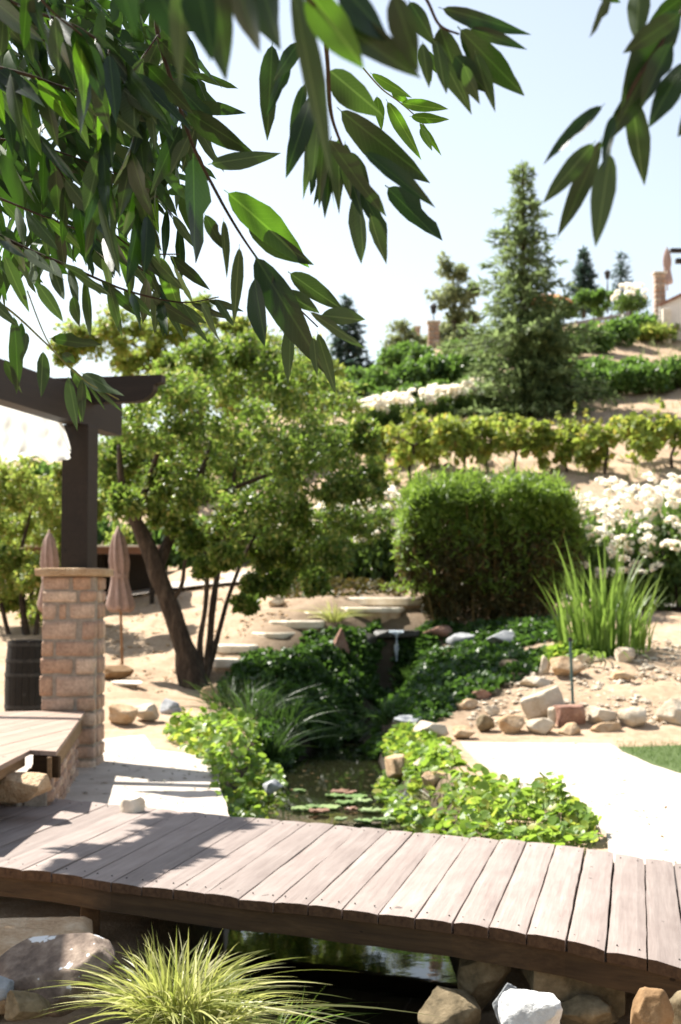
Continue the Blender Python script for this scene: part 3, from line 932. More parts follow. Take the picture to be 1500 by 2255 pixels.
def board(name, a, b, z0, z1, th, mat, parent, inward=0.0):
    a = Vector((a[0], a[1])); b = Vector((b[0], b[1]))
    d = (b - a); L = d.length; d.normalize()
    mid = (a + b) / 2 + Vector((-d.y, d.x)) * inward
    me = boxmesh(name, th, L, z1 - z0, mat, 0.006, 1)
    return placed(name, me, (mid.x, mid.y, (z0 + z1) / 2), math.atan2(-d.x, d.y), parent)
board("fascia_board", dB, dA, deck_z - 0.21, deck_z - 0.04, 0.035, M['fascia'], deck, 0.05)
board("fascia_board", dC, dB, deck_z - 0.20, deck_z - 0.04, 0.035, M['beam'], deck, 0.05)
board("fascia_board", dD, dC, deck_z - 0.12, deck_z - 0.04, 0.035, M['fascia'], deck, 0.05)

board("skirt_board", dD, dC, -0.17, deck_z - 0.045, 0.03, M['beam'], deck, 0.30)  # dark board added to close the bright gap under the deck
def stone_block(name, sx, sy, sz, mat, seed, rnd=0.25, rough=0.05, sub=3):
    """a hewn stone: a rounded, slightly uneven box in its own space"""
    rs = random.Random(seed)
    bm = bmesh.new()
    bmesh.ops.create_cube(bm, size=2.0)
    bmesh.ops.subdivide_edges(bm, edges=list(bm.edges), cuts=sub, use_grid_fill=True)
    off = Vector((seed * 1.3, seed * 0.7, seed * 2.1))
    r = rnd * min(sx, sy, sz)
    hx = Vector((sx / 2, sy / 2, sz / 2))
    for v in bm.verts:
        p = Vector((v.co.x * hx.x, v.co.y * hx.y, v.co.z * hx.z))
        q = Vector(tuple(max(-(hx[k] - r), min(hx[k] - r, p[k])) for k in range(3)))
        d = p - q
        if d.length > 1e-6:
            p = q + d.normalized() * min(d.length, r)
        kk = noise.fractal(p * 7 + off, 1.0, 2.0, 3)
        p += p.normalized() * kk * rough * min(sx, sy, sz)
        v.co = p
    return bm_mesh(name, bm, mat, smooth=True)

# stone footing wall under the deck corner
def wall_stones(parent, a, b, z0, z1, seed, th=0.22, rows=4, wmin=0.10, wmax=0.26):
    a = Vector((a[0], a[1])); b = Vector((b[0], b[1]))
    d = b - a; L = d.length; d.normalize()
    ang = math.atan2(d.y, d.x)
    rs = random.Random(seed)
    me = boxmesh("mortar_core", L, th * 0.72, z1 - z0, M['mortar'], 0.01, 1)
    m = (a + b) / 2
    placed("mortar_core", me, (m.x, m.y, (z0 + z1) / 2), ang, parent)
    rh = (z1 - z0) / rows
    for r in range(rows):
        x = 0.0
        while x < L - 0.03:
            w = min(rs.uniform(wmin, wmax), L - x)
            if L - x - w < 0.06: w = L - x
            c = a + d * (x + w / 2)
            me = stone_block("stone", w - 0.012, th * rs.uniform(0.95, 1.12), rh - 0.012, M['pillar_stone'], seed * 50 + r * 13 + int(x * 100), 0.33, 0.10)
            placed("stone", me, (c.x, c.y, z0 + rh * (r + 0.5)), ang, parent)
            x += w
dirBA = Vector((dA.x - dB.x, dA.y - dB.y)).normalized()
nin = Vector((-dirBA.y, dirBA.x))
foot = empty("footing_wall", (dB.x, dB.y, -0.17))
tag(foot, "rough stone footing wall under the raised deck's corner", "wall", kind="thing")
f0 = Vector((dB.x, dB.y)) + nin * 0.16 + dirBA * 0.12; f1 = Vector((dA.x, dA.y)) + nin * 0.16 - dirBA * 0.6
wall_stones(foot, f0, f1, -0.18, deck_z - 0.215, 5, 0.24, 4)
dCB = Vector((dB.x - dC.x, dB.y - dC.y)).normalized(); nCB = Vector((-dCB.y, dCB.x))
wall_stones(foot, Vector((dC.x, dC.y)) + nCB * 0.2 - dCB * 0.5, f0 - dCB * 0.08, -0.18, deck_z - 0.215, 6, 0.22, 4)

# ------------------------------------------------------------------ stone pillar, post and pergola
PY = 14.3
pillar_x = (-750 + (92 + 213) / 2) / F * PY
pw = 0.55
pil_front = PY
pillar = empty("stone_pillar", (pillar_x, PY + pw / 2, -0.17))
tag(pillar, "tan stone pillar with a flat cap carrying the dark pergola post", "pillar")
zt = D(150, 1270, PY).z; zcap = D(150, 1251, PY).z
placed("mortar_core", boxmesh("mortar_core", pw - 0.022, pw - 0.022, zt + 0.2, M['mortar'], 0.01, 1), (pillar_x, PY + pw / 2, (zt - 0.2) / 2), 0, pillar)
def zpx(py): return D(150, py, PY).z
rows_px = [(1270, 1300, [(93, 155), (160, 203)]), (1301, 1327, [(93, 171), (176, 213)]), (1329, 1364, [(93, 125), (131, 148), (153, 211)]),
           (1367, 1409, [(94, 171), (181, 213)]), (1411, 1446, [(92, 121), (123, 211)]), (1449, 1485, [(91, 163), (169, 213)]),
           (1487, 1534, [(88, 121), (126, 212)]), (1536, 1566, [(93, 166), (172, 213)]), (1569, 1600, [(93, 128), (133, 213)]), (1603, 1640, [(92, 165), (170, 213)]), (1643, 1672, [(93, 140), (145, 213)]), (1674, 1712, [(92, 150), (155, 213)])]
sd = 900
for (y0, y1, sts) in rows_px:
    za, zb = zpx(y1 - 1), zpx(y0 + 1)
    for (x0, x1) in sts:
        xa, xb = (x0 + 1.2 - 750) / F * PY, (x1 - 1.2 - 750) / F * PY
        sd += 1
        dp = 0.13 + random.uniform(-0.012, 0.02)
        pro = 0.004 + random.uniform(-0.006, 0.008)
        me = stone_block("stone", xb - xa, dp, zb - za, M['pillar_stone'], sd, 0.12, 0.09)
        placed("stone", me, ((xa + xb) / 2, PY + dp / 2 - pro, (za + zb) / 2), 0, pillar)
    # right, left and back faces
    for face in range(3):
        cuts = sorted([0.14, random.uniform(0.28, 0.42), pw])
        for u0, u1 in zip(cuts[:-1], cuts[1:]):
            sd += 1
            dp = 0.12 + random.uniform(0, 0.03)
            me = stone_block("stone", dp, u1 - u0 - 0.014, zb - za, M['pillar_stone'], sd, 0.12, 0.09)
            uc = (u0 + u1) / 2
            if face == 0: loc = (pillar_x + pw / 2 - dp / 2 + 0.012, PY + uc, (za + zb) / 2); rz = 0
            elif face == 1: loc = (pillar_x - pw / 2 + dp / 2 - 0.012, PY + uc, (za + zb) / 2); rz = 0
            else: loc = (pillar_x - pw / 2 + uc, PY + pw - dp / 2 + 0.012, (za + zb) / 2); rz = R(90)
            placed("stone", me, loc, rz, pillar)
cap = stone_block("cap", 0.71, 0.71, zcap - zt, M['rock_tan'], 77, 0.25, 0.06, 5)
placed("cap", cap, (pillar_x + 0.01, PY + pw / 2, (zcap + zt) / 2 + 0.003), 0.03, pillar)

perg = empty("pergola", (pillar_x + 0.02, PY + pw / 2, zcap))
tag(perg, "dark brown timber pergola post with beam and rafter above the pillar", "pergola")
PANG = -math.atan2(0.204, 0.979)
post_c = Vector((pillar_x + 0.05, PY + pw / 2))
zb0 = D(165, 938, PY + .25).z
bm_h = 0.36
placed("post", boxmesh("post", 0.285, 0.285, zb0 - zcap, M['pergola'], 0.012), (post_c.x, post_c.y, (zb0 + zcap) / 2 + 0.003), PANG, perg)
bd = Vector((0.204, 0.979)); bn = Vector((0.979, -0.204))
def beam_along(name, c, d, s0, s1, z0, z1, th, mat, scallop=True):
    """timber seen in profile: scalloped at its s1 end"""
    L = s1 - s0; h = z1 - z0
    prof = [(0, 0), (L - 0.30, 0)]
    if scallop:
        for k in range(1, 7):
            a = k / 6 * math.pi / 2
            prof.append((L - 0.30 + 0.22 * math.sin(a), (1 - math.cos(a)) * h * 0.62))
        prof += [(L - 0.06, h * 0.66), (L, h * 0.72)]
    else:
        prof += [(L, 0.0)]
    prof += [(L, h), (0, h)]
    bm = bmesh.new()
    A = [bm.verts.new((th / 2, p[0], p[1])) for p in prof]; B = [bm.verts.new((-th / 2, p[0], p[1])) for p in prof]
    bm.faces.new(A); bm.faces.new(list(reversed(B)))
    n = len(prof)
    for i in range(n):
        bm.faces.new((A[i], B[i], B[(i + 1) % n], A[(i + 1) % n]))
    bmesh.ops.recalc_face_normals(bm, faces=list(bm.faces))
    bmesh.ops.triangulate(bm, faces=[f for f in bm.faces if len(f.verts) > 4])
    me = bm_mesh(name, bm, mat)
    o = c + d * s0
    return placed(name, me, (o.x, o.y, z0), math.atan2(-d.x, d.y), perg)
beam_along("beam", post_c, bd, -7.5, 0.95, zb0, zb0 + bm_h, 0.19, M['pergola'], False)
zr0 = zb0 + bm_h + 0.003
# rafter across the beam, its curved end to the right
beam_along("rafter", post_c + bd * 0.1, bn, -6.0, 0.86, zr0 - 0.12, zr0 + 0.15, 0.14, M['pergola'], True)
for s in (-7.2,):
    beam_along("rafter", post_c + bd * s, bn, -6.0, -0.35, zr0, zr0 + 0.24, 0.14, M['pergola'], True)
def cloth_material():
    m, t, out = nt("white_sheer_cloth")
    n1 = nz(t, coords(t, "Object"), 22.0, 5, .6)
    c = ramp(t, n1, [(.3, (.62, .66, .62)), (.7, (.80, .82, .80))])
    b = bsdf(t, None, c, .9, n1, .4, .02, .1)
    tl = t.nodes.new("ShaderNodeBsdfTranslucent"); tl.inputs[0].default_value = (.85, .88, .85, 1)
    ms = t.nodes.new("ShaderNodeMixShader"); ms.inputs[0].default_value = .6
    t.links.new(b.outputs[0], ms.inputs[1]); t.links.new(tl.outputs[0], ms.inputs[2]); t.links.new(ms.outputs[0], out.inputs[0])
    return m
M['cloth'] = cloth_material()
CY = post_c.y - 0.32
V, Fq = [], []
NXc, NZc = 56, 18
for i in range(NXc + 1):
    px = -120 + 274 * i / NXc
    topy = 862 + (px - 0) * 0.46 if px > -20 else 853 + (px + 20) * .46
    ragged = 9 * noise.noise(Vector((px * .11, 2.2, 0))) + 5 * noise.noise(Vector((px * .33, 7.2, 0)))
    boty = 985 + 0.25 * max(px, 0) + ragged
    edge = max(0.0, (px - 118) / 36)
    topy = topy + 60 * edge ** 2.2; boty = boty - 12 * edge ** 2
    for j in range(NZc + 1):
        v_ = j / NZc
        py = topy - 6 + (boty - topy + 6) * v_
        rip = 0.010 * math.sin(px * .16 + v_ * 1.2) * (0.3 + v_) + 0.02 * noise.noise(Vector((px * .05, v_ * 4, 1)))
        q = D(px + 5 * noise.noise(Vector((v_ * 6, px * .02, 5))), py, CY + rip)
        V.append(q)
for i in range(NXc):
    for j in range(NZc):
        a = i * (NZc + 1) + j
        Fq.append((a, a + NZc + 1, a + NZc + 2, a + 1))
cl = mobj("hanging_cloth", mesh_np("hanging_cloth", V, Fq, M['cloth'], smooth=True))  # stand-in for an unidentified bright patch
tag(cl, "white sheer cloth with a ragged hem hanging under the pergola beam", "cloth")
# climbing vine lying along the near part of the pergola
cl_c, cl_r = [], []
for k in range(44):
    s = random.uniform(-5.4, -2.2)
    o = -0.20 - 0.50 * random.random() ** 1.6
    p = post_c + bd * s + bn * o
    cl_c.append((p.x, p.y, zr0 + random.uniform(0.15, 0.4))); cl_r.append(random.uniform(0.10, 0.2))
for k in range(26):
    s = random.uniform(-6.6, -4.9); o = random.uniform(-1.25, -.35)
    p = post_c + bd * s + bn * o
    cl_c.append((p.x, p.y, zr0 + random.uniform(0.15, 0.4))); cl_r.append(random.uniform(0.10, 0.22))
V, Fq, r = crown_soup(cl_c, cl_r, 150, 0.10, 0.075, 0.2, 0.7)
vine = empty("climbing_vine", (post_c.x - 1.0, post_c.y - 4, zr0))
tag(vine, "leafy climbing vine over the pergola whose shadow falls on the footbridge", "vine")
mobj("foliage", mesh_np("foliage", V, Fq, M['hedge'], r), vine)
vt = []
for k in range(4):
    pts = []
    for j in range(6):
        p = post_c + bd * (-6.8 + j * 0.85) + bn * (-0.15 - 0.16 * k + random.uniform(-.1, .1))
        pts.append((p.x, p.y, zr0 + 0.26 + random.uniform(-.01, .08)))
    vt.append(tube(pts, [0.018] * 6, 6, 4))
Vv, Ff = join_lists(vt)
mobj("stem", mesh_np("stem", Vv, Ff, M['bark'], smooth=True), vine)

# ------------------------------------------------------------------ barrel behind the deck
bl = D(60, 1410, 16.4)
br = 0.215
bz = h1(bl.x, bl.y) + 0.03
bh = bl.z - bz
barrel = empty("oak_barrel", (bl.x, bl.y, bz))
tag(barrel, "old dark oak barrel standing behind the deck beside the pillar", "barrel")
NS = 20
def brad(t): return br * (1 + 0.16 * math.sin(math.pi * t))
for k in range(NS):
    a0 = 2 * math.pi * k / NS + 0.008; a1 = 2 * math.pi * (k + 1) / NS - 0.008
    V, Fq = [], []
    for j in range(9):
        t = j / 8
        for rr in (brad(t), brad(t) - 0.02):
            for a in (a0, (a0 + a1) / 2, a1):
                V.append((rr * math.cos(a), rr * math.sin(a), t * bh))
    for j in range(8):
        o = j * 6; p = o + 6
        Fq += [(o, o + 1, p + 1, p), (o + 1, o + 2, p + 2, p + 1), (o + 3, p + 3, p + 4, o + 4), (o + 4, p + 4, p + 5, o + 5), (o, p, p + 3, o + 3), (o + 2, o + 5, p + 5, p + 2)]
    Fq += [(0, 3, 4, 1), (1, 4, 5, 2), (48, 49, 52, 51), (49, 50, 53, 52)]
    placed("stave", mesh_np("stave", V, Fq, M['barrel']), (bl.x, bl.y, bz), 0, barrel)
for t in (0.04, 0.2, 0.34, 0.66, 0.8, 0.96):
    V, Fq = [], []
    for k in range(32):
        a = 2 * math.pi * k / 32
        for (rr, dz) in ((brad(t) + 0.006, -0.02), (brad(t) + 0.006, 0.02), (brad(t) - 0.004, 0.02), (brad(t) - 0.004, -0.02)):
            V.append((rr * math.cos(a), rr * math.sin(a), t * bh + dz))
    for k in range(32):
        o, p = k * 4, ((k + 1) % 32) * 4
        for q in range(4):
            Fq.append((o + q, p + q, p + (q + 1) % 4, o + (q + 1) % 4))
    placed("hoop", mesh_np("hoop", V, Fq, M['iron'], smooth=False), (bl.x, bl.y, bz), 0, barrel)
V = [((br - 0.02) * math.cos(2 * math.pi * k / 24), (br - 0.02) * math.sin(2 * math.pi * k / 24), z) for z in (bh - 0.04, bh - 0.015) for k in range(24)]
Fq = [tuple(range(23, -1, -1)), tuple(range(24, 48))] + [(k, (k + 1) % 24, 24 + (k + 1) % 24, 24 + k) for k in range(24)]
placed("barrel_head", mesh_np("barrel_head", V, Fq, M['greyrail']), (bl.x, bl.y, bz), 0, barrel)
V, Fq = tube([(0, -brad(.47) - .012, bh * .47), (0, -brad(.47) + .02, bh * .47)], [0.022, 0.022], 10, 1, cat=False) if False else tube([Vector((0, -brad(.47) - .012, bh * .47)), Vector((0, -brad(.47) + .02, bh * .47))], [0.022, 0.022], 10, cat=False)
placed("bung", mesh_np("bung", V, Fq, M['iron']), (bl.x, bl.y, bz), 0.1, barrel)

# ------------------------------------------------------------------ closed umbrellas
def closed_umbrella(name, base, top_z, can_z0, rmax, label, pole_r=0.022, mat='canvas', lean=(0, 0)):
    u = empty(name, base)
    tag(u, label, "umbrella", "closed garden umbrellas")
    b = Vector(base)
    V, Fq = tube([b, Vector((b.x + lean[0], b.y + lean[1], top_z + 0.03))], [pole_r, pole_r * 0.9], 8, cat=False)
    mobj("pole", mesh_np("pole", V, Fq, M['pole'], smooth=True), u)
    prof = [(0.0, 1.0), (0.20, 0.97), (0.45, 0.90), (0.62, 0.80), (0.70, 0.72), (0.78, 0.60), (0.72, 0.5), (0.60, 0.42), (0.66, 0.34), (0.85, 0.2), (1.0, 0.06), (0.95, 0.0), (0.3, 0.02)]
    V, Fq = [], []
    ns = 48
    for (rr, t) in prof:
        for k in range(ns):
            a = 2 * math.pi * k / ns
            flute = 1 + 0.17 * math.cos(8 * a + 3 * t) * min(1, rr * 1.4) + 0.05 * noise.noise(Vector((math.cos(a) * 2, math.sin(a) * 2, t * 6)))
            q = rr * rmax * flute
            tt = can_z0 + t * (top_z - can_z0)
            fr = (tt - b.z) / (top_z - b.z)
            V.append((b.x + lean[0] * fr + q * math.cos(a), b.y + lean[1] * fr + q * math.sin(a), tt + (0.03 * math.cos(8 * a) if t < 0.1 else 0)))
    for i in range(len(prof) - 1):
        for k in range(ns):
            Fq.append((i * ns + k, i * ns + (k + 1) % ns, (i + 1) * ns + (k + 1) % ns, (i + 1) * ns + k))
    mobj("canopy", mesh_np("canopy", V, Fq, M[mat], smooth=True), u)
    zt_ = can_z0 + 0.42 * (top_z - can_z0)
    fr = (zt_ - b.z) / (top_z - b.z)
    V, Fq = [], []
    for k in range(24):
        a = 2 * math.pi * k / 24
        for (rr, dz) in ((0.72, -0.03), (0.72, 0.03)):
            V.append((b.x + lean[0] * fr + rr * rmax * math.cos(a), b.y + lean[1] * fr + rr * rmax * math.sin(a), zt_ + dz))
    for k in range(24):
        o, p = 2 * k, 2 * ((k + 1) % 24)
        Fq.append((o, p, p + 1, o + 1))
    mobj("tie", mesh_np("tie", V, Fq, M[mat]), u)
    return u
ub = T(270, 1486)
closed_umbrella("closed_umbrella", ub, D(262, 1162, ub.y).z, D(262, 1345, ub.y).z, 0.20, "closed taupe umbrella on a thin pole right of the stone pillar", lean=(-0.09, 0))
ub2 = T(112, 1452)
closed_umbrella("closed_umbrella", ub2, D(104, 1170, ub2.y).z, D(104, 1345, ub2.y).z, 0.19, "closed taupe umbrella half hidden behind the left of the pillar", lean=(-0.05, 0))

# ------------------------------------------------------------------ long timber table with a red-brown edge on the slope behind
tb = D(215, 1218, 29.0)
tz = h1(tb.x, tb.y)
table = empty("timber_shelter", (tb.x, tb.y, tz))
tag(table, "low red brown timber shelter on the slope behind the pillar and tree", "shelter")
roofz = D(215, 1207, 29).z
for k in range(5):
    me = boxmesh("roof_board", 2.6, 0.27, 0.05, M['redwood'], 0.006, 1)
    placed("roof_board", me, (tb.x, tb.y - 0.55 + k * 0.28, roofz - 0.03 + 0.02 * k), 0.0, table)
placed("edge_board", boxmesh("edge_board", 2.62, 0.045, 0.13, M['redwood'], 0.006, 1), (tb.x, tb.y - 0.725, roofz - 0.075), 0, table)
placed("top_rail", boxmesh("top_rail", 2.66, 0.09, 0.03, M['slab'], 0.006, 1), (tb.x, tb.y - 0.74, roofz + 0.02), 0, table)
for sx in (-1.2, 0.0, 1.2):
    for sy in (-0.62, 0.62):
        zz = h1(tb.x + sx, tb.y + sy) - 0.1
        placed("post", boxmesh("post", 0.09, 0.09, roofz - 0.07 - zz, M['pergola'], 0.006, 1), (tb.x + sx, tb.y + sy, (roofz - 0.07 + zz) / 2), 0, table)
placed("back_panel", boxmesh("back_panel", 2.5, 0.04, 1.0, M['pergola'], 0.004, 1), (tb.x, tb.y + 0.7, roofz - 0.6), 0, table)

# ------------------------------------------------------------------ rocks
def rock_at(px0, py0, px1, py1, mat, seed, label, base=None, name="rock", group=None, depth=0.85, flat=False, facets=14, sink=0.08, rz=None, Y=None, boxy=0.0, rough=0.07, tilt=0.0, sub=4):
    """a rock that shows in the photograph between these pixels, standing on the ground (or at distance Y)"""
    cx = (px0 + px1) / 2
    p = T(cx, py1) if Y is None else D(cx, py1, Y)
    k = p.y / F
    w = (px1 - px0) * k; h = (py1 - py0) * k
    d = w * depth
    me = rock_mesh(name, w, d, h * (1 + sink), mat, seed, facets, rough, sub, flat, boxy)
    rzz = (random.Random(seed).uniform(-0.3, 0.3)) if rz is None else rz
    o = placed(name, me, (p.x, p.y + d * 0.35, p.z + h / 2 - h * sink / 2), 0, None, (0, tilt, rzz))
    tag(o, label, "rock", group)
    return o
EDG = "rocks edging the right bank"
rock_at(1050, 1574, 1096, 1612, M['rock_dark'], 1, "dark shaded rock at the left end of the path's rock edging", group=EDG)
rock_at(1098, 1576, 1164, 1618, M['rock_tan'], 2, "tan angular rock between the dark rock and the pale leaning slab", group=EDG)
rock_at(1161, 1582, 1226, 1619, M['rock_pale'], 3, "pale low rock directly under the leaning white slab", group=EDG)
rock_at(1158, 1525, 1250, 1588, M['rock_pale'], 4, "large white slab leaning up to the right in the rock edging", group=EDG, tilt=-0.38, boxy=0.6, facets=5)
rock_at(1207, 1558, 1227, 1604, M['rock_pale'], 5, "small upright pale stone left of the red brown rock", group=EDG)
rock_at(1225, 1555, 1292, 1601, M['rock_red'], 6, "red brown blocky rock at the foot of the green stake", group=EDG, boxy=0.62, facets=5)
rock_at(1229, 1594, 1286, 1621, M['rock_tan'], 7, "flat tan rock below the red brown rock at the path edge", group=EDG, sink=.2)
rock_at(1290, 1558, 1364, 1601, M['rock_pale'], 8, "pale rounded boulder right of the red brown rock", group=EDG)
rock_at(1302, 1594, 1379, 1615, M['rock_tan'], 9, "long flat stone at the lawn's left edge under a pale boulder", group=EDG, sink=.2)
rock_at(1364, 1558, 1442, 1603, M['rock_pale'], 10, "pale peaked boulder beside the lawn, second from the right edge", group=EDG)
rock_at(1450, 1540, 1535, 1597, M['rock_pale'], 11, "pale boulder cut off by the right edge of the photograph", group=EDG)
rock_at(1210, 1448, 1292, 1496, M['rock_tan'], 12, "orange tan boulder on the bank behind the green stake", group=EDG)
rock_at(1188, 1444, 1214, 1488, M['rock_pale'], 13, "white upright stone touching the orange tan boulder", group=EDG)
rock_at(1144, 1489, 1226, 1519, M['rock_pale'], 14, "long pale low rock on the bank below the bright ground cover", group=EDG)
rock_at(1272, 1440, 1306, 1463, M['rock_pale'], 15, "small white stone behind the top of the green stake", group=EDG)
rock_at(1352, 1426, 1404, 1464, M['rock_pale'], 16, "white boulder at the foot of the tall iris clump", group=EDG)
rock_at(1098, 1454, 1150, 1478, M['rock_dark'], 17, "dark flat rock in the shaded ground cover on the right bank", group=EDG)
rock_at(1066, 1555, 1103, 1577, M['rock_pale'], 18, "small pale stone above the dark shaded edging rock", group=EDG)
rock_at(1345, 1478, 1400, 1502, M['rock_tan'], 19, "low tan stone half buried in the gravel right of the stake", group=EDG)
WF = "rocks around the waterfall"
rock_at(930, 1378, 1000, 1412, M['rock_red'], 21, "brown rock immediately right of the waterfall", group=WF, sink=.2)
rock_at(985, 1395, 1075, 1430, M['rock_grey'], 22, "flat grey rock, middle one of three right of the waterfall", group=WF, sink=.2)
rock_at(1075, 1390, 1165, 1425, M['rock_grey'], 23, "grey rock in the bamboo's shade, farthest right of the waterfall", group=WF, sink=.2)
rock_at(770, 1395, 832, 1435, M['rock_wet'], 24, "dark wet rock left of the waterfall below the round slab", group=WF, sink=.2)
rock_at(725, 1385, 770, 1450, M['rock_red'], 25, "brown upright rock between the stone steps and the stream", group=WF, sink=.2)
rock_at(650, 1440, 685, 1470, M['rock_tan'], 26, "small tan stone in the shaded plants below the steps", group=WF)
PB = "stones on the pond's banks"
rock_at(910, 1592, 994, 1634, M['rock_pale'], 31, "pale boulder at the pond's right bank by the path corner", group=PB)
rock_at(866, 1578, 942, 1598, M['rock_grey'], 32, "flat grey stone behind the pale boulder on the pond's bank", group=PB, sink=.3)
rock_at(850, 1668, 920, 1722, M['rock_tan'], 33, "sloping tan slab running down into the pond on its right bank", group=PB, depth=1.6, flat=True, tilt=-0.25)
rock_at(905, 1672, 962, 1694, M['rock_pale'], 34, "small pale flat stone above the sloping slab's edge", group=PB, sink=.3)
rock_at(572, 1718, 624, 1752, M['rock_grey'], 35, "grey white stone at the water's left edge among round leaves", group=PB, Y=14.4)
rock_at(236, 1552, 300, 1594, M['rock_tan'], 36, "tan stone on the patio edge just right of the pillar", group=PB)
rock_at(286, 1552, 352, 1590, M['rock_pale'], 37, "pale stone second from the pillar at the patio's far edge", group=PB)
rock_at(350, 1540, 402, 1572, M['rock_grey'], 38, "grey stone third from the pillar at the patio's far edge", group=PB)
rock_at(442, 1512, 486, 1548, M['rock_tan'], 39, "round tan stone at the foot of the leaning tree", group=PB)
rock_at(238, 1500, 312, 1516, M['slab'], 40, "flat pale slab on the ground below the umbrella pole", group=PB, flat=True, sink=.3)
rock_at(205, 1466, 290, 1500, M['rock_orange'], 41, "orange brown rock at the foot of the umbrella pole", group=PB)
rock_at(590, 1312, 632, 1338, M['rock_pale'], 42, "pale stone on the bare slope above the stone steps", group=PB)
rock_at(992, 1600, 1050, 1630, M['rock_tan'], 43, "tan stone at the path's far left corner by the dark rock", group=PB)
rock_at(948, 1640, 1000, 1668, M['rock_pale'], 44, "pale stone on the bank between boulder and sloping slab", group=PB)
rock_at(925, 1705, 985, 1738, M['rock_tan'], 45, "tan stone half hidden by the marsh plants' left side", group=PB)
rock_at(880, 1735, 935, 1770, M['rock_grey'], 46, "grey stone at the water below the sloping slab", group=PB, sink=.2)
rock_at(1000, 1540, 1055, 1566, M['rock_tan'], 47, "tan stone above the path corner in leaf shade", group=PB)
rock_at(1040, 1520, 1086, 1542, M['rock_red'], 48, "brown stone at the edge of the dark ground cover", group=PB)
# foreground left
FL = "rocks at the bridge's left end"
big = placed("rock", rock_mesh("rock", 1.0, 0.95, 0.30, M['rock_tan'], 51, 7, 0.02, 5, True, 0.62), (-1.76, 7.52, -0.30), 0, None, (0.03, 0.02, 0.25))
tag(big, "big flat topped tan slab under the bridge's left end", "rock", FL)
q = D(128, 2138, 6.85)
lich = placed("rock", rock_mesh("rock", 0.56, 0.46, 0.20, M['rock_lichen'], 52, 10, 0.035, 5, True, 0.72), q, 0, None, (0.30, -0.38, 0.25))
tag(lich, "dark rock spotted with white lichen left of the grass clump", "rock", FL)
rock_at(2, 2190, 108, 2252, M['rock_dark'], 53, "small mossy stone below the lichen rock in the bottom left corner", Y=6.45, group=FL, sub=5)
rock_at(-60, 2155, 24, 2215, M['rock_grey'], 54, "grey stone cut off by the left edge near the bottom", Y=6.6, group=FL)
rock_at(-40, 1708, 102, 1764, M['rock_tan'], 55, "tan boulder against the footing wall under the raised deck", Y=10.1, group=FL, flat=True, boxy=.66, facets=10, rough=.035, sub=5, depth=.6)
# foreground right, under and before the bridge
FR = "rocks under the bridge's right end"
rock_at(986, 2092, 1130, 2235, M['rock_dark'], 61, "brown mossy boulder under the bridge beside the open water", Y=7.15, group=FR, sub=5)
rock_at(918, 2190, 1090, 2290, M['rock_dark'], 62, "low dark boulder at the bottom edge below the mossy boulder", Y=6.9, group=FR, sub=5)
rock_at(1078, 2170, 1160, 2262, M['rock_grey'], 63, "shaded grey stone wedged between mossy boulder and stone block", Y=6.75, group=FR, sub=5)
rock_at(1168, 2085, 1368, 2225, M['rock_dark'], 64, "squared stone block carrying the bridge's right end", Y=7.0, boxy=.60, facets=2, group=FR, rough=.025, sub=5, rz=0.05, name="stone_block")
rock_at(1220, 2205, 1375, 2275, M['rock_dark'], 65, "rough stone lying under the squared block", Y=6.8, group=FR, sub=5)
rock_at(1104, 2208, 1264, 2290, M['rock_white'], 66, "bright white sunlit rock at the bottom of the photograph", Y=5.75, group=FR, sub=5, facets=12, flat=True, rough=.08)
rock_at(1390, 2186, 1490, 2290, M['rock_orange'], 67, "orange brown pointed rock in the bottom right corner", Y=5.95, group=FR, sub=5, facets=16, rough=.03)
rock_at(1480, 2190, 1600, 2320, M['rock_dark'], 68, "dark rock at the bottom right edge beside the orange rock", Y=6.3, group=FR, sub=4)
# white coping stone at the bridge's far edge
rock_at(262, 1756, 322, 1786, M['slab'], 71, "small pale stone block behind the far edge of the footbridge", Y=10.45, flat=True, facets=8, sink=.8)

# ------------------------------------------------------------------ stone steps and the waterfall
def step(px0, px1, py, Yd, th, label, dep=0.9, seed=1):
    a, b = D(px0, py - 4, Yd - .25), D(px1, py - 4, Yd - .25)
    cx, w = (a.x + b.x) / 2, (b.x - a.x) * 1.15
    pts = []
    for k in range(28):
        an = 2 * math.pi * k / 28
        r = 1 + 0.30 * noise.noise(Vector((math.cos(an) * 1.7 + seed, math.sin(an) * 1.7, seed)))
        ex = abs(math.cos(an)) ** 0.75 * math.copysign(1, math.cos(an)); ey = abs(math.sin(an)) ** 0.75 * math.copysign(1, math.sin(an))
        pts.append((ex * w / 2 * r, ey * dep / 2 * r))
    th = th * 1.9
    me = prism("step_slab", pts, -th, 0, M['slab'], 0.02)
    o = placed("step_slab", me, (cx, Yd + dep * 0.4, a.z))
    # riser of laid stone below
    me2 = prism("riser", [(x * 0.95, y * 0.93) for x, y in pts], -0.45, -th - 0.002, M['rock_tan'])
    placed("riser", me2, (cx, Yd + dep * 0.4, a.z), 0, o)
    tag(o, label, "step", "stone steps up the slope", "thing")
step(786, 946, 1320, 26.0, 0.075, "large round topmost step slab above the waterfall", 1.1, 1)
step(752, 880, 1342, 25.5, 0.05, "pale step slab just below the round topmost slab", 0.9, 2)
step(650, 745, 1352, 25.3, 0.06, "third step slab from the top beside the tuft of grass", 0.8, 3)
step(596, 716, 1372, 24.7, 0.07, "broad fourth step slab from the top with an orange shaded edge", 0.9, 4)
step(555, 650, 1398, 24.2, 0.06, "fifth step slab from the top, half in tree shade", 0.8, 5)
step(470, 565, 1426, 23.6, 0.07, "sixth step slab from the top right of the tree trunk", 0.8, 6)
step(462, 520, 1458, 22.9, 0.07, "lowest step slab close to the base of the tree", 0.7, 7)
wf = D(873, 1388, 24.75)
V, Fq = [], []
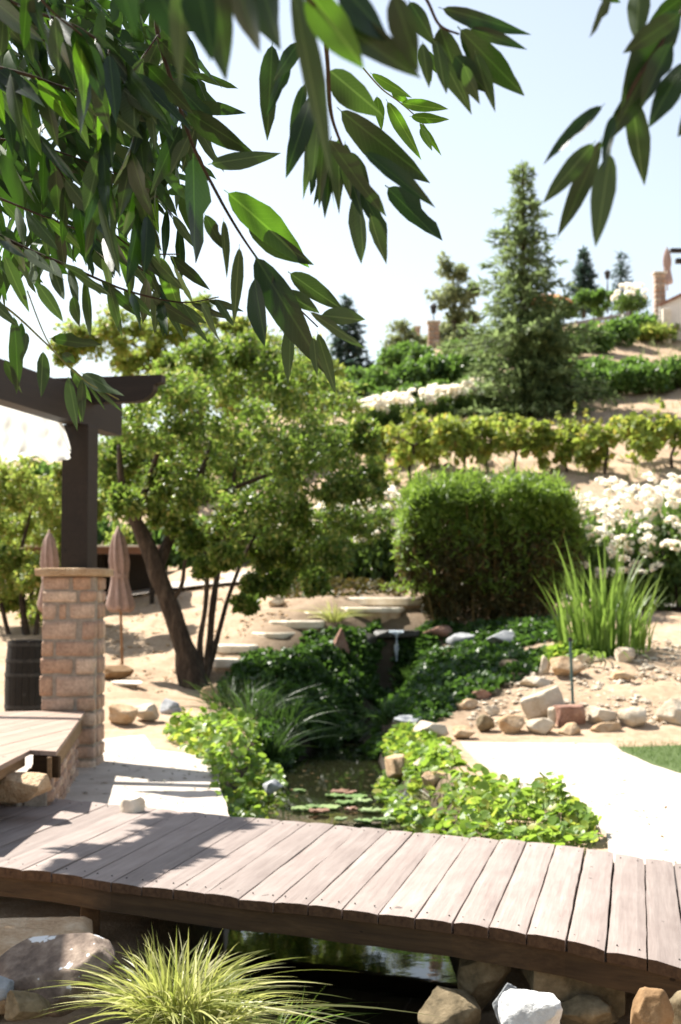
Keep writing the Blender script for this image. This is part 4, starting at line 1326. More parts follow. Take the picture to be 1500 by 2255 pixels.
for j in range(13):
    t = j / 12
    for k in range(9):
        s = k / 8 - 0.5
        lip = 0.0 if j < 2 else 0.09 * (t ** 0.5)
        zz = wf.z - (0.0 if j == 0 else (0.012 if j == 1 else 0.03 + 0.5 * ((j - 2) / 10)))
        wdt = 0.26 if j < 3 else 0.05 + 0.03 * math.sin(j)
        V.append((wf.x + s * wdt + noise.noise(Vector((k, j * .3, 0))) * 0.012, wf.y + (0.18 if j == 0 else 0) - lip + noise.noise(Vector((k * 1.4, j * .4, 5))) * 0.02, zz))
for j in range(12):
    for k in range(8):
        a = j * 9 + k
        Fq.append((a, a + 1, a + 10, a + 9))
o = mobj("waterfall", mesh_np("waterfall", V, Fq, M['fall'], smooth=True))
tag(o, "thin small waterfall spilling from dark rocks below the round slab", "waterfall")
lipr = rock_mesh("lip_stone", 0.85, 0.5, 0.16, M['rock_wet'], 301, 5, 0.05, 4, True, 0.7)
tag(placed("rock", lipr, (wf.x, wf.y + 0.33, wf.z - 0.075)), "dark lip rock that the small waterfall spills over", "rock", WF)
bk = rock_mesh("back_stone", 1.3, 0.5, 0.95, M['rock_wet'], 302, 8, 0.1, 4)
tag(placed("rock", bk, (wf.x, wf.y + 0.45, wf.z - 0.5)), "dark wet rock face behind the small waterfall", "rock", WF)

# ------------------------------------------------------------------ green stake
sb = T(1263, 1572)
st_top = D(1256, 1410, sb.y)
stake = empty("garden_stake", sb)
tag(stake, "thin green metal stake standing among the edging rocks", "stake")
V, Fq = tube([Vector(sb) - Vector((0, 0, .1)), Vector((st_top.x, sb.y, st_top.z))], [0.022, 0.022], 4, cat=False)
mobj("shaft", mesh_np("shaft", V, Fq, M['stake']), stake)
V, Fq = tube([Vector((st_top.x, sb.y, st_top.z - 0.01)), Vector((st_top.x, sb.y, st_top.z + 0.035))], [0.03, 0.026], 8, cat=False)
mobj("cap", mesh_np("cap", V, Fq, M['iron']), stake)

# ------------------------------------------------------------------ trees and shrubs
def px_lobes(lst, Y, dy=0.8):
    """lobes given as (px, py, radius px) at about distance Y"""
    Cc, Rr = [], []
    for (x, y, r) in lst:
        yy = Y + random.uniform(-dy, dy)
        Cc.append(tuple(D(x, y, yy))); Rr.append(r * yy / F)
    return Cc, Rr
def make_tree(name, label, cat, base, lobes, Y, leafmat, barkmat, limbs, k=9, per=110, L=0.09, W=0.045, dy=0.8, f=0.42, droop=0.25, group=None, squash=0.85):
    t = empty(name, base)
    tag(t, label, cat, group)
    Cc, Rr = px_lobes(lobes, Y, dy)
    C2, R2 = sub_clumps(Cc, Rr, k, f)
    V, Fq, r = crown_soup(C2, R2, per, L, W, droop, squash, 0.75)
    mobj("crown", mesh_np("crown", V, Fq, leafmat, r), t)
    parts = [tube(p, rr, 9, 6, 0.25) for p, rr in limbs]
    V, Fq = join_lists(parts[:1])
    mobj("trunk", mesh_np("trunk", V, Fq, barkmat, smooth=True), t)
    if len(parts) > 1:
        for pp in parts[1:]:
            V, Fq = pp
            mobj("limb", mesh_np("limb", V, Fq, barkmat, smooth=True), t)
    return t
# the leaning tree right of the pillar
tbp = T(425, 1512); TY = tbp.y
def tp(px, py, dy=0.0): return D(px, py, TY + dy)
trunk = [([tbp - Vector((-0.03, 0, 0.15)), tp(418, 1480), tp(400, 1410), tp(372, 1330), tp(343, 1250), tp(310, 1170), tp(285, 1120), tp(268, 1060), tp(262, 980)],
          [0.27, 0.20, 0.165, 0.15, 0.14, 0.115, 0.09, 0.06, 0.03]),
         ([tp(345, 1255), tp(372, 1190, .2), tp(410, 1120, .4), tp(440, 1050, .5), tp(470, 960, .6)], [0.12, 0.085, 0.075, 0.055, 0.02]),
         ([tp(450, 1500, .3), tp(462, 1420, .35), tp(468, 1340, .4), tp(480, 1260, .5), tp(500, 1160, .6), tp(520, 1020, .7)], [0.09, 0.06, 0.055, 0.05, 0.04, 0.015]),
         ([tp(445, 1500, .1), tp(440, 1420, .1), tp(452, 1340, .2), tp(455, 1250, .2), tp(440, 1150, .2)], [0.07, 0.045, 0.04, 0.035, 0.015]),
         ([tp(455, 1490, .5), tp(480, 1400, .6), tp(505, 1310, .7), tp(545, 1210, .8), tp(600, 1110, .9)], [0.06, 0.04, 0.035, 0.03, 0.012]),
         ([tp(372, 1330), tp(400, 1290, -.1), tp(410, 1230, -.15), tp(440, 1180, -.2)], [0.05, 0.035, 0.03, 0.012]),
         ([tp(410, 1120, .4), tp(500, 1080, .3), tp(600, 1040, .2), tp(690, 990, 0)], [0.06, 0.045, 0.03, 0.012]),
         ([tp(300, 1150), tp(320, 1080, -.3), tp(350, 990, -.5), tp(380, 900, -.6)], [0.08, 0.06, 0.04, 0.015])]
lob = [(262, 960, 62), (300, 1045, 70), (330, 930, 80), (400, 880, 85), (480, 830, 85), (560, 830, 80), (640, 850, 80), (430, 980, 90), (520, 960, 95), (610, 960, 95), (700, 940, 90), (760, 1010, 70), (480, 1060, 85),
       (580, 1070, 90), (680, 1050, 90), (400, 1080, 60), (540, 1140, 65), (620, 1150, 70), (700, 1150, 70), (260, 1080, 35), (590, 1220, 45), (560, 1290, 28), (480, 1170, 45), (770, 1090, 55), (800, 960, 40), (500, 1230, 28), (655, 1215, 50), (735, 1225, 45), (790, 1160, 50), (610, 1280, 30), (540, 1330, 20), (450, 1250, 22), (430, 1190, 30), (350, 1130, 30), (240, 1000, 40), (235, 910, 30), (690, 1280, 28), (820, 1060, 35), (250, 1040, 45), (300, 1105, 40), (350, 1060, 50), (330, 1000, 50), (270, 1110, 35), (390, 1150, 35), (440, 780, 45), (380, 810, 45), (530, 770, 40), (600, 790, 35)]
make_tree("leaning_tree", "broad leafy tree with a dark leaning trunk beside the steps", "tree", tbp, lob, TY + 0.6, M['olive'], M['bark'], trunk, 16, 88, 0.10, 0.05, 1.6, 0.48)

# shrubby tree at the far left, behind the pillar
lb = T(60, 1400)
lobl = [(30, 1060, 70), (100, 1090, 70), (170, 1060, 50), (40, 1160, 75), (120, 1180, 65), (20, 1260, 60), (80, 1270, 50), (-40, 1120, 80), (-60, 1240, 70), (190, 1120, 30), (110, 1320, 35), (30, 1330, 30), (185, 1010, 25)]
make_tree("yellow_green_shrub", "tall yellow green shrub at the left edge behind the pillar", "shrub", lb, lobl, lb.y + 0.6, M['yellowgreen'], M['bark'],
          [([lb - Vector((0, 0, .1)), D(50, 1330, lb.y + .3), D(45, 1230, lb.y + .5), D(70, 1120, lb.y + .6)], [0.08, 0.06, 0.045, 0.02]),
           ([lb + Vector((.15, 0, -.1)), D(90, 1320, lb.y + .3), D(120, 1230, lb.y + .5)], [0.05, 0.04, 0.02]),
           ([lb + Vector((-.3, 0, -.1)), D(0, 1320, lb.y + .3), D(-30, 1200, lb.y + .5)], [0.05, 0.04, 0.02])], 13, 130, 0.10, 0.055, 0.9, 0.46)
# tall pale tree beyond
fb = T(420, 1220)
fb = Vector((D(420, 1100, 38).x, 38, h1(D(420, 1100, 38).x, 38)))
lobf = [(185, 745, 45), (260, 730, 50), (340, 745, 55), (400, 715, 50), (450, 690, 38), (480, 770, 60), (560, 760, 60), (640, 790, 58), (700, 830, 50), (590, 830, 60), (420, 800, 60), (300, 800, 50), (520, 720, 28), (140, 775, 28), (740, 880, 50), (350, 860, 70), (500, 860, 80), (640, 880, 70)]
make_tree("pale_tree", "tall pale yellow green tree rising behind the leaning tree", "tree", fb, lobf, 38, M['yellowgreen'], M['bark'],
          [([fb - Vector((0, 0, .2)), D(430, 1000, 38), D(450, 860, 38), D(470, 740, 38)], [0.2, 0.16, 0.12, 0.04]),
           ([D(440, 900, 38), D(520, 830, 38), D(620, 790, 38)], [0.1, 0.07, 0.03]), ([D(445, 880, 38), D(360, 800, 38), D(260, 740, 38)], [0.1, 0.07, 0.03])], 13, 110, 0.15, 0.085, 1.4, 0.46)

def conifer(name, label, base, top_z, rbase, mat, levels=26, arms=9, droop=0.12, per=42, L=0.26, W=0.07, group=None, bare=0.04, ragged=0.35, power=0.9):
    t = empty(name, base); tag(t, label, "tree", group)
    b = Vector(base); Ht = top_z - b.z
    V, Fq = tube([b - Vector((0, 0, .3)), b + Vector((0, 0, Ht * .5)), b + Vector((0, 0, Ht))], [0.022 * Ht, 0.013 * Ht, 0.003 * Ht], 8, 6)
    mobj("trunk", mesh_np("trunk", V, Fq, M['bark'], smooth=True), t)
    P, Dd = [], []; bp = []
    for i in range(levels):
        tt = bare + (1 - bare) * (i + rng.random() * 0.6) / levels
        rad = rbase * (1 - tt) ** power * (1 + ragged * (rng.random() - 0.5)) + 0.03 * rbase
        na = max(4, int(arms * (0.5 + 0.5 * (1 - tt))))
        a0 = rng.random() * 6.28
        for k in range(na):
            a = a0 + 6.283 * k / na + rng.normal(0, .18)
            rr = rad * (0.65 + 0.5 * rng.random())
            z = b.z + tt * Ht
            dirv = np.array([math.cos(a), math.sin(a), 0.12 - droop * 2.2])
            up = 0.35 * tt
            tip = np.array([b.x + rr * math.cos(a), b.y + rr * math.sin(a), z - droop * rr * 1.4 + up * rr])
            st = np.array([b.x, b.y, z + 0.06 * rr])
            bp.append((Vector(st), Vector(tip), 0.012 * rr + 0.006))
            m = max(6, int(per * rr / rbase + 6))
            s = rng.random(m) ** 0.7
            pos = st[None] * (1 - s)[:, None] + tip[None] * s[:, None]
            pos[:, 2] -= droop * rr * (s * (1 - s))
            spread = 0.16 * rr * (1.1 - s)
            pos += rng.normal(0, 1, (m, 3)) * spread[:, None] * np.array([1, 1, 0.35])
            P.append(pos); Dd.append(np.tile(tip - st, (m, 1)) / max(rr, 1e-3) * 0.9 + rng.normal(0, .6, (m, 3)))
    P = np.concatenate(P); Dd = np.concatenate(Dd)
    kk = 0.6 + 0.8 * rng.random(len(P))
    V, Fq, r = leaf_soup(P, Dd, rvec(len(P)) * .6 + np.array([0, 0, 1.0]), L * kk, W * kk)
    mobj("crown", mesh_np("crown", V, Fq, mat, r), t)
    V, Fq = join_lists([tube([a, c], [r_, r_ * .4], 4, cat=False) for a, c, r_ in bp])
    mobj("limbs", mesh_np("limbs", V, Fq, M['bark']), t)["kind"] = "stuff"
    return t
HILLC = "conifers on the hillside"
cb = T(1155, 912)
conifer("cedar", "tall light green conifer standing in the middle of the hillside", cb, D(1160, 362, cb.y).z, 2.15, M['conifer'], 34, 12, 0.10, 70, 0.30, 0.085, HILLC, 0.0, 1.0, 0.8)
cb2 = T(1185, 880); 
conifer("cedar", "lower broad conifer overlapping the right of the tall conifer", D(1195, 880, cb.y - .8), D(1195, 680, cb.y - 0.8).z, 1.0, M['conifer'], 22, 11, 0.1, 60, 0.3, 0.10, HILLC, 0.0, 0.4, 0.5)
def at_far(px, py, Y):
    p = D(px, py, Y); return p
conifer("dark_fir", "dark blue green fir left of the hillside, between leaves and sky", D(765, 900, 68), D(765, 655, 68).z, 1.5, M['bluefir'], 20, 9, 0.1, 50, 0.4, 0.14, HILLC)
conifer("dark_fir", "slim distant fir on the skyline right of the tall conifer", D(1287, 690, 86), D(1287, 552, 86).z, 1.05, M['bluefir'], 18, 8, 0.1, 36, 0.4, 0.14, HILLC)
conifer("dark_fir", "faint distant fir on the skyline right of the street lamp", D(1370, 690, 92), D(1370, 555, 92).z, 1.0, M['bluefir'], 13, 6, 0.1, 20, 0.4, 0.12, HILLC)

rb = D(1000, 775, 66)
lobr = [(985, 590, 24), (1010, 600, 22), (985, 640, 30), (1012, 650, 30), (985, 690, 30), (1010, 705, 30), (1000, 745, 34), (1035, 640, 14), (970, 730, 20), (1040, 700, 16), (1030, 740, 22)]
make_tree("columnar_tree", "dense grey green columnar tree on the ridge left of the conifer", "tree", rb, lobr, 66, M['sage'], M['bark'], [([rb, D(1000, 700, 66), D(998, 600, 66)], [0.15, 0.1, 0.03])], 7, 70, 0.22, 0.12, 0.5, 0.5)
rb = D(890, 790, 63)
make_tree("ridge_bush", "brownish green bush on the ridge left of the brick post", "shrub", rb, [(880, 735, 26), (905, 745, 26), (865, 765, 22), (895, 775, 28), (925, 760, 18)], 63, M['sage'], M['bark'], [([rb, D(890, 740, 63)], [0.08, 0.03])], 7, 70, 0.2, 0.11, 0.5, 0.5)
rb = D(1260, 700, 72)
make_tree("ridge_bush", "round green bush on the skyline under the slim distant fir", "shrub", rb, [(1255, 665, 24), (1285, 660, 26), (1315, 670, 22), (1330, 650, 18), (1240, 690, 20)], 72, M['hedge'], M['bark'], [([rb, D(1270, 660, 72)], [0.08, 0.03])], 7, 70, 0.22, 0.13, 0.5, 0.5)

# bushes of several kinds that share meshes between copies
def bush_mesh(name, rx, ry, rz, n, L, W, mat, seed, k=26):
    u = rvec(k); u[:, 2] = np.abs(u[:, 2]) * 0.9 - 0.1
    Cc = u * np.array([rx, ry, rz]) * (0.45 + 0.4 * rng.random(k))[:, None] + np.array([0, 0, rz * 0.35])
    V, Fq, r = crown_soup(Cc, np.full(k, min(rx, rz) * 0.42), n // k, L, W, 0.15, 0.9)
    return mesh_np(name, V, Fq, mat, r)
def stems_mesh(name, h, mat, n=5, r=0.02, spread=0.2):
    parts = []
    for i in range(n):
        a = 6.28 * i / n + random.random()
        parts.append(tube([Vector((0.03 * math.cos(a), 0.03 * math.sin(a), -0.15)), Vector((spread * .5 * math.cos(a), spread * .5 * math.sin(a), h * .5)), Vector((spread * math.cos(a), spread * math.sin(a), h))], [r, r * .8, r * .3], 6, 3))
    V, Fq = join_lists(parts)
    return mesh_np(name, V, Fq, mat, smooth=True)
def flower_mesh(name, r, seed, mat=None):
    """a round head of small overlapping petals"""
    n = 26
    u = rvec(n); u[:, 2] = np.abs(u[:, 2]) * 1.1 - 0.25
    u = nrm(u)
    V, Fq, rr = leaf_soup(u * r * 0.45, u + rvec(n) * .35, rvec(n), r * 0.75, r * 0.85, -0.15)
    return mesh_np(name, V, Fq, mat or M['petal'], rr)
FLW = [flower_mesh("flower_head", 1.0, i) for i in range(3)]
HB = [bush_mesh("hedge_foliage", 0.85, 0.7, 0.8, 2300, 0.17, 0.13, M['hedge'], i) for i in range(3)]
YBm = [bush_mesh("shrub_foliage", 0.85, 0.7, 0.8, 2300, 0.16, 0.11, M['yellowgreen'], i) for i in range(2)]
HS = stems_mesh("hedge_stem", 0.6, M['bark'])
def put_bush(name, label, cat, group, p, sx, sz, meshes, stem, i, rz=None):
    t = empty(name, p)
    tag(t, label, cat, group)
    a = random.random() * 6.28 if rz is None else rz
    o = placed("foliage", meshes[i % len(meshes)], p, a, t); o.scale = (sx, sx, sz)
    o2 = placed("stem", stem, p, a, t); o2.scale = (sx, sx, sz)
    return t
def bush_row(group, what, specs, meshes, stem, name, cat, w_px=78):
    for i, (px, py, w, hh) in enumerate(sorted(specs)):
        p = T(px, py)
        s = w * p.y / F / 1.75
        sz = hh * p.y / F / 1.25
        put_bush(name, "%s from the left %s" % (ORD[i], what), cat, group, p, s, sz, meshes, stem, i)
bush_row("dark hedge bushes left of the conifer", "in the dark bush row between conifer and pale tree", [(770, 890, 90, 70), (830, 880, 95, 85), (895, 862, 95, 85), (955, 850, 95, 90), (1015, 845, 95, 90), (1065, 830, 80, 75)], HB, HS, "hedge_bush", "bush")
bush_row("upper hedge bushes left of the conifer", "in the upper row of bushes below the ridge", [(800, 830, 85, 55), (865, 815, 85, 60), (925, 805, 80, 55), (1060, 790, 80, 60)], HB, HS, "hedge_bush", "bush")
bush_row("hedge bushes right of the conifer", "in the long bush row right of the conifer", [(1240, 880, 100, 80), (1300, 876, 105, 85), (1365, 872, 105, 85), (1430, 866, 105, 85), (1490, 862, 105, 90), (1555, 860, 100, 85)], HB, HS, "hedge_bush", "bush")
bush_row("hedge bushes below the white wall", "in the highest bush row below the white wall", [(1250, 785, 90, 70), (1305, 775, 95, 78), (1360, 760, 95, 75), (1415, 745, 95, 70)], HB, HS, "hedge_bush", "bush")
bush_row("second line of bushes right of the conifer", "in the shaded bush row behind the long one", [(1250, 842, 95, 60), (1325, 835, 95, 60), (1400, 828, 95, 55)], HB, HS, "hedge_bush", "bush")
BK = "shrubs behind the leaning tree"
for i, (px, Y, w, py1, m_) in enumerate([(-60, 33, 150, 1080, 1), (30, 34, 150, 1090, 0), (110, 33, 140, 1110, 1), (200, 34, 140, 1100, 0), (285, 33.5, 130, 1120, 1), (365, 34, 130, 1110, 0), (440, 33.5, 130, 1120, 0), (520, 34, 130, 1100, 1), (600, 33.5, 130, 1110, 0), (680, 34, 130, 1090, 0), (760, 33.5, 130, 1090, 0), (830, 34, 120, 1080, 1)]):
    q = D(px, 1200, Y); p = Vector((q.x, Y, h1(q.x, Y)))
    put_bush("garden_shrub", "%s shrub from the left in the row behind the leaning tree" % ORD[i], "shrub", BK, p, w * Y / F / 1.75, (D(px, py1, Y).z - p.z) / 1.25, [HB, YBm][m_], HS, i)
for i, (px, Y, w, py1, m_) in enumerate([(-40, 44, 190, 960, 1), (100, 45, 190, 1000, 0), (240, 46, 190, 960, 1), (380, 45, 190, 930, 0), (520, 46, 190, 920, 1), (640, 45, 180, 930, 0), (750, 46, 170, 930, 0), (840, 44, 110, 975, 1)]):
    q = D(px, 1100, Y); p = Vector((q.x, Y, h1(q.x, Y)))
    put_bush("garden_shrub", "%s shrub from the left in the far row behind the leaning tree" % ORD[i], "shrub", "far shrubs behind the leaning tree", p, w * Y / F / 1.75, (D(px, py1, Y).z - p.z) / 1.25, [HB, YBm][m_], HS, i)
bush_row("yellow green shrubs below the rose row", "in the yellow green row below the hillside roses", [(835, 975, 85, 40), (890, 970, 85, 40), (945, 964, 85, 42), (1000, 958, 85, 40), (1055, 950, 85, 40), (1110, 940, 85, 36)], YBm, HS, "garden_shrub", "shrub")
bush_row("bushes just below the ridge", "in the bush row just below the ridge posts", [(785, 850, 80, 50), (840, 800, 80, 50), (895, 792, 80, 50), (1010, 785, 80, 45), (1090, 770, 80, 50)], HB, HS, "hedge_bush", "bush")
bush_row("bushes among the hillside roses", "in the leafy row behind the hillside roses", [(790, 925, 85, 60), (850, 905, 85, 62), (910, 895, 85, 62), (970, 888, 85, 62), (1030, 880, 85, 60)], HB, HS, "hedge_bush", "bush")
YB = [bush_mesh("yellow_bush_foliage", 0.85, 0.7, 0.8, 1500, 0.17, 0.12, M['yellowgreen'], 5)]
for px, py, w, hh, lab in ((1440, 752, 110, 55, "yellow green bush directly below the white terrace wall"), (1478, 745, 70, 45, "small yellow bush at the right edge below the terrace wall")):
    p = T(px, py); put_bush("yellow_bush", lab, "bush", None, p, w * p.y / F / 1.75, hh * p.y / F / 1.25, YB, HS, 0)

# white rose shrubs: the row on the hillside, and the big ones below
RB = [bush_mesh("rose_foliage", 0.85, 0.75, 0.8, 2000, 0.13, 0.09, M['rose'], i) for i in range(2)]
def rose_shrub(label, p, s, sz, nfl, fr, group, i, face=None, top=0.2):
    t = put_bush("rose_shrub", label, "rose shrub", group, p, s, sz, RB, HS, i)
    rs = random.Random(int(p[0] * 1000) + i)
    for k in range(nfl):
        a = rs.uniform(0, 6.28)
        zf = rs.uniform(top, 1.0)
        if face is not None and rs.random() < 0.75:
            a = -math.pi / 2 + rs.uniform(-1.25, 1.25)
        rad = math.sqrt(max(0.0, 1 - (zf * 0.95) ** 2)) * 0.98
        q = Vector((p[0] + math.cos(a) * rad * 0.92 * s, p[1] + math.sin(a) * rad * 0.85 * s, p[2] + sz * (0.28 + 0.98 * zf)))
        f_ = fr * rs.uniform(0.7, 1.25)
        placed("flower_head", FLW[k % 3], q, 0, t, (rs.uniform(-.6, .6), rs.uniform(-.6, .6), rs.uniform(0, 6)), (f_, f_, f_ * 0.8))
    return t
HR = "white rose row on the hillside"
for i, (px, py) in enumerate([(820, 955), (870, 945), (920, 935), (970, 925), (1020, 918), (1065, 905)]):
    p = T(px, py)
    rose_shrub("%s from the left in the white rose row on the hillside" % ORD[i], p, 82 * p.y / F / 1.75, 78 * p.y / F / 1.3, 26, 0.14, HR, i, top=0.5)
GR = "white rose shrubs at the upper path"
bigs = [(1300, 1350, 26.6, 190, 250, 34, "white rose shrub directly behind the tall iris blades"), (1400, 1335, 27.2, 210, 270, 46, "densely flowering white rose shrub right of the iris clump"), (1500, 1330, 26.6, 220, 270, 44, "white rose shrub cut off by the right edge"),
        (1330, 1240, 29.4, 190, 190, 30, "white rose shrub behind and above the iris clump"), (1450, 1240, 29.4, 220, 200, 34, "white rose shrub at the back near the right edge"), (1230, 1250, 30.2, 170, 180, 22, "white rose shrub behind the right end of the bamboo"),
        (1040, 1240, 30.5, 150, 200, 20, "white rose shrub showing above the middle of the bamboo"), (1130, 1240, 30.5, 150, 190, 14, "white rose shrub behind the centre of the bamboo"), (840, 1255, 29.6, 170, 185, 26, "white rose shrub left of the bamboo under the tree's edge"), (730, 1255, 29.8, 160, 150, 12, "thinly flowering rose shrub below the leaning tree's crown"), (900, 1240, 30.2, 150, 160, 14, "small flowered rose shrub touching the bamboo's left side"), (640, 1250, 29.8, 140, 130, 6, "almost flowerless shrub behind the leaning tree's stems")]
for i, (px, py, Y, w, hh, nf, lab) in enumerate(bigs):
    q = D(px, py, Y)
    p = Vector((q.x, Y, h1(q.x, Y)))
    topz = D(px, py - hh, Y).z
    rose_shrub(lab, p, w * Y / F / 1.75, max(0.5, (topz - p.z)) / 1.3, int(nf * 1.55), 0.105, GR, i, face=True, top=0.1 if px > 1250 else 0.3)
p = T(1395, 690); p = D(1390, 690, 70)
rose_shrub("white rose shrub on the skyline left of the brick gate post", p, 1.05, 1.15, 26, 0.15, None, 0, top=0.3)

# grape vines
def vine_mesh(name):
    k = 13
    Cc = np.stack([rng.normal(0, .48, k), rng.normal(0, .2, k), rng.normal(.1, .26, k)], 1)
    Rr = rng.uniform(.10, .27, k)
    V, Fq, r = crown_soup(Cc, Rr, 46, .16, .14, .2, 1.0, .7)
    m = 5   # upright shoots
    b = np.stack([rng.normal(0, .4, m), rng.normal(0, .1, m), np.full(m, .2)], 1)
    P = (b[:, None] + np.linspace(0, 1, 12)[None, :, None] * np.stack([rng.normal(0, .15, m), rng.normal(0, .1, m), rng.uniform(.3, .7, m)], 1)[:, None]).reshape(-1, 3)
    V2 = leaf_soup(P, rvec(len(P)), rvec(len(P)), .13, .11)
    V, Fq, r = join_soups([(V, Fq, r), V2])
    return mesh_np(name, V, Fq, M['vine'], r)
VM = [vine_mesh("vine_foliage") for i in range(6)]
def gnarl(name, seed):
    rs = random.Random(seed)
    pts = [Vector((0, 0, -.15)), Vector((rs.uniform(-.05, .05), 0, .25)), Vector((rs.uniform(-.08, .08), 0, .5)), Vector((rs.uniform(-.1, .1), 0, .75))]
    parts = [tube(pts, [0.045, 0.035, 0.035, 0.03], 7, 4, .3)]
    for s in (-1, 1):
        parts.append(tube([pts[-1], pts[-1] + Vector((s * .25, 0, .15)), pts[-1] + Vector((s * .5, 0.05, .22))], [0.028, 0.02, 0.01], 6, 3))
    V, Fq = join_lists(parts)
    return mesh_np(name, V, Fq, M['bark'], smooth=True)
VT = [gnarl("vine_trunk", i) for i in range(3)]
vines = [(845, 1040, 1.15), (905, 1055, 1.2), (960, 1030, 1.1), (1020, 1048, 1.1), (1075, 1035, 1.15), (1130, 1042, 1.1), (1190, 1035, 1.05), (1250, 1040, 0.9), (1330, 1046, 1.25), (1395, 1012, 0.85), (1482, 1032, 1.2), (1545, 1030, 1.1)]
for i, (px, py, s) in enumerate(vines):
    p = T(px, py)
    t = empty("grape_vine", p)
    tag(t, "%s grape vine from the left in the yellowing vine row" % ORD[i], "vine", "yellowing grape vines on the slope")
    a = random.uniform(-.3, .3)
    o = placed("trunk", VT[i % 3], p, a, t); o.scale = (s, s, s)
    fo = placed("foliage", VM[i % 6], p + Vector((0, 0, 0.62 * s)), a + (3.14 if i % 2 else 0), t); fo.scale = (s * random.uniform(.85, 1.35), s * .9, s * random.uniform(.7, 1.3))
    V, Fq, r = blades(np.array([[random.uniform(-.3, .3), 0, 1.0] for _ in range(3)]), np.array([[random.uniform(-.2, .2), 0, random.uniform(.3, .6)] for _ in range(3)]), rng.normal(0, .05, (3, 3)), 0.02, 3)

# bamboo clump
bb = T(1050, 1385)
bam = empty("bamboo_clump", bb)
tag(bam, "wide dense bamboo clump with brown lower stems right of the waterfall", "bamboo")
n = 30000
a_ = D(878, 1300, 26.3); b_ = D(1262, 1300, 26.3)
bx0, bx1 = a_.x, b_.x
top = D(1060, 1080, 26).z
xs = rng.uniform(0, 1, n); ys = rng.uniform(-1, 1, n)
def bam_env(u):
    return np.sqrt(np.clip(1 - np.abs(2 * u - 1) ** 5.0, 0, 1))
zz = rng.uniform(0, 1, n) ** 0.85
X = bx0 + (bx1 - bx0) * (0.5 + (xs - 0.5) * (0.62 + 0.42 * np.sin(np.clip(zz, 0, 1) * 2.4)))
env = bam_env(xs)
base_z = np.interp(X, [bx0, (bx0 + bx1) / 2, bx1], [1.12, 1.2, 1.3])
lump = np.array([noise.fractal(Vector((x * 1.5, 3.1, 0.4)), 1, 2.0, 4) for x in X]) * 0.28
Z = base_z + zz * ((top - base_z) * (0.74 + 0.26 * env) + lump) + rng.normal(0, .07, n)
Y = 26.1 + ys * 0.9 * (0.5 + 0.5 * env)
# skin the clump: push leaves outward so the mass has a face
front = rng.random(n) < 0.55
bulge = np.array([noise.fractal(Vector((x * 1.3, 7.7, z * 1.3)), 1, 2.0, 4) for x, z in zip(X, Z)]) * 0.4
Y = np.where(front, 26.1 - 0.9 * (0.55 + 0.45 * env) + bulge + np.abs(rng.normal(0, .16, n)), Y)
P = np.stack([X, Y, Z], 1)
clump = np.array([noise.noise(Vector((p[0] * 2.4, p[1] * 2.4, p[2] * 2.4))) for p in P])
keep = clump > -0.36
P = P[keep]; zk = zz[keep]
hiK = (zk + rng.normal(0, .10, len(zk))) > 0.60
d_ = rvec(len(P)) * .8 + np.array([0, -.3, -.35])
for nm, sel, mt, L_ in (("foliage", hiK, M['bamboo'], 0.17), ("dry_foliage", ~hiK, M['drybamboo'], 0.16)):
    Q = P[sel]
    V, Fq, r = leaf_soup(Q, d_[sel], rvec(len(Q)) * .8 + np.array([0, -.2, .6]), L_ * rng.uniform(.7, 1.3, len(Q)), 0.035 * rng.uniform(.8, 1.4, len(Q)))
    mobj(nm, mesh_np(nm, V, Fq, mt, r), bam)
tips = 2200
ut = rng.random(tips)
Q = np.stack([bx0 + (bx1 - bx0) * ut, 26.1 + rng.uniform(-.8, .8, tips), 0 * ut], 1)
Q[:, 2] = 1.05 + (top - 1.05) * (0.74 + 0.26 * bam_env(ut)) + np.array([noise.fractal(Vector((x * 1.5, 3.1, 0.4)), 1, 2.0, 4) for x in Q[:, 0]]) * .28 + rng.normal(-.02, .14, tips)
V, Fq, r = leaf_soup(Q, rvec(tips) * .7 + np.array([0, 0, .8]), rvec(tips), 0.2, 0.035)
mobj("shoot_tips", mesh_np("shoot_tips", V, Fq, M['bamboo'], r), bam)
SP = []
for k in range(150):
    u = random.random(); x0 = bx0 + (bx1 - bx0) * (.04 + .92 * u); y0 = 26.1 + random.uniform(-.85, .7)
    z0 = 1.2 + (top - 1.2) * (0.74 + 0.26 * float(bam_env(np.array([u]))[0])) - .05
    hh = random.uniform(.08, .42); lx = random.gauss(0, .12)
    q = np.linspace(0, 1, 14)[:, None]
    SP.append(np.array([x0, y0, z0]) + q * np.array([lx, random.gauss(0, .08), hh]) + rng.normal(0, .025, (14, 3)))
for k in range(120):   # leafy side shoots on the face and flanks
    u = random.random(); x0 = bx0 + (bx1 - bx0) * (.02 + .96 * u); z0 = random.uniform(1.6, top - .1)
    y0 = 26.1 - .9 * (.55 + .45 * float(bam_env(np.array([u]))[0]))
    q = np.linspace(0, 1, 14)[:, None]
    SP.append(np.array([x0, y0, z0]) + q * np.array([random.gauss(0, .25) + (u - .5) * .5, -random.uniform(.05, .28), random.uniform(-.15, .2)]) + rng.normal(0, .03, (14, 3)))
SP = np.concatenate(SP)
V, Fq, r = leaf_soup(SP, rvec(len(SP)) * .8 + np.array([0, 0, .1]), rvec(len(SP)), .15 * rng.uniform(.7, 1.3, len(SP)), .032)
mobj("side_shoots", mesh_np("side_shoots", V, Fq, M['bamboo'], r), bam)
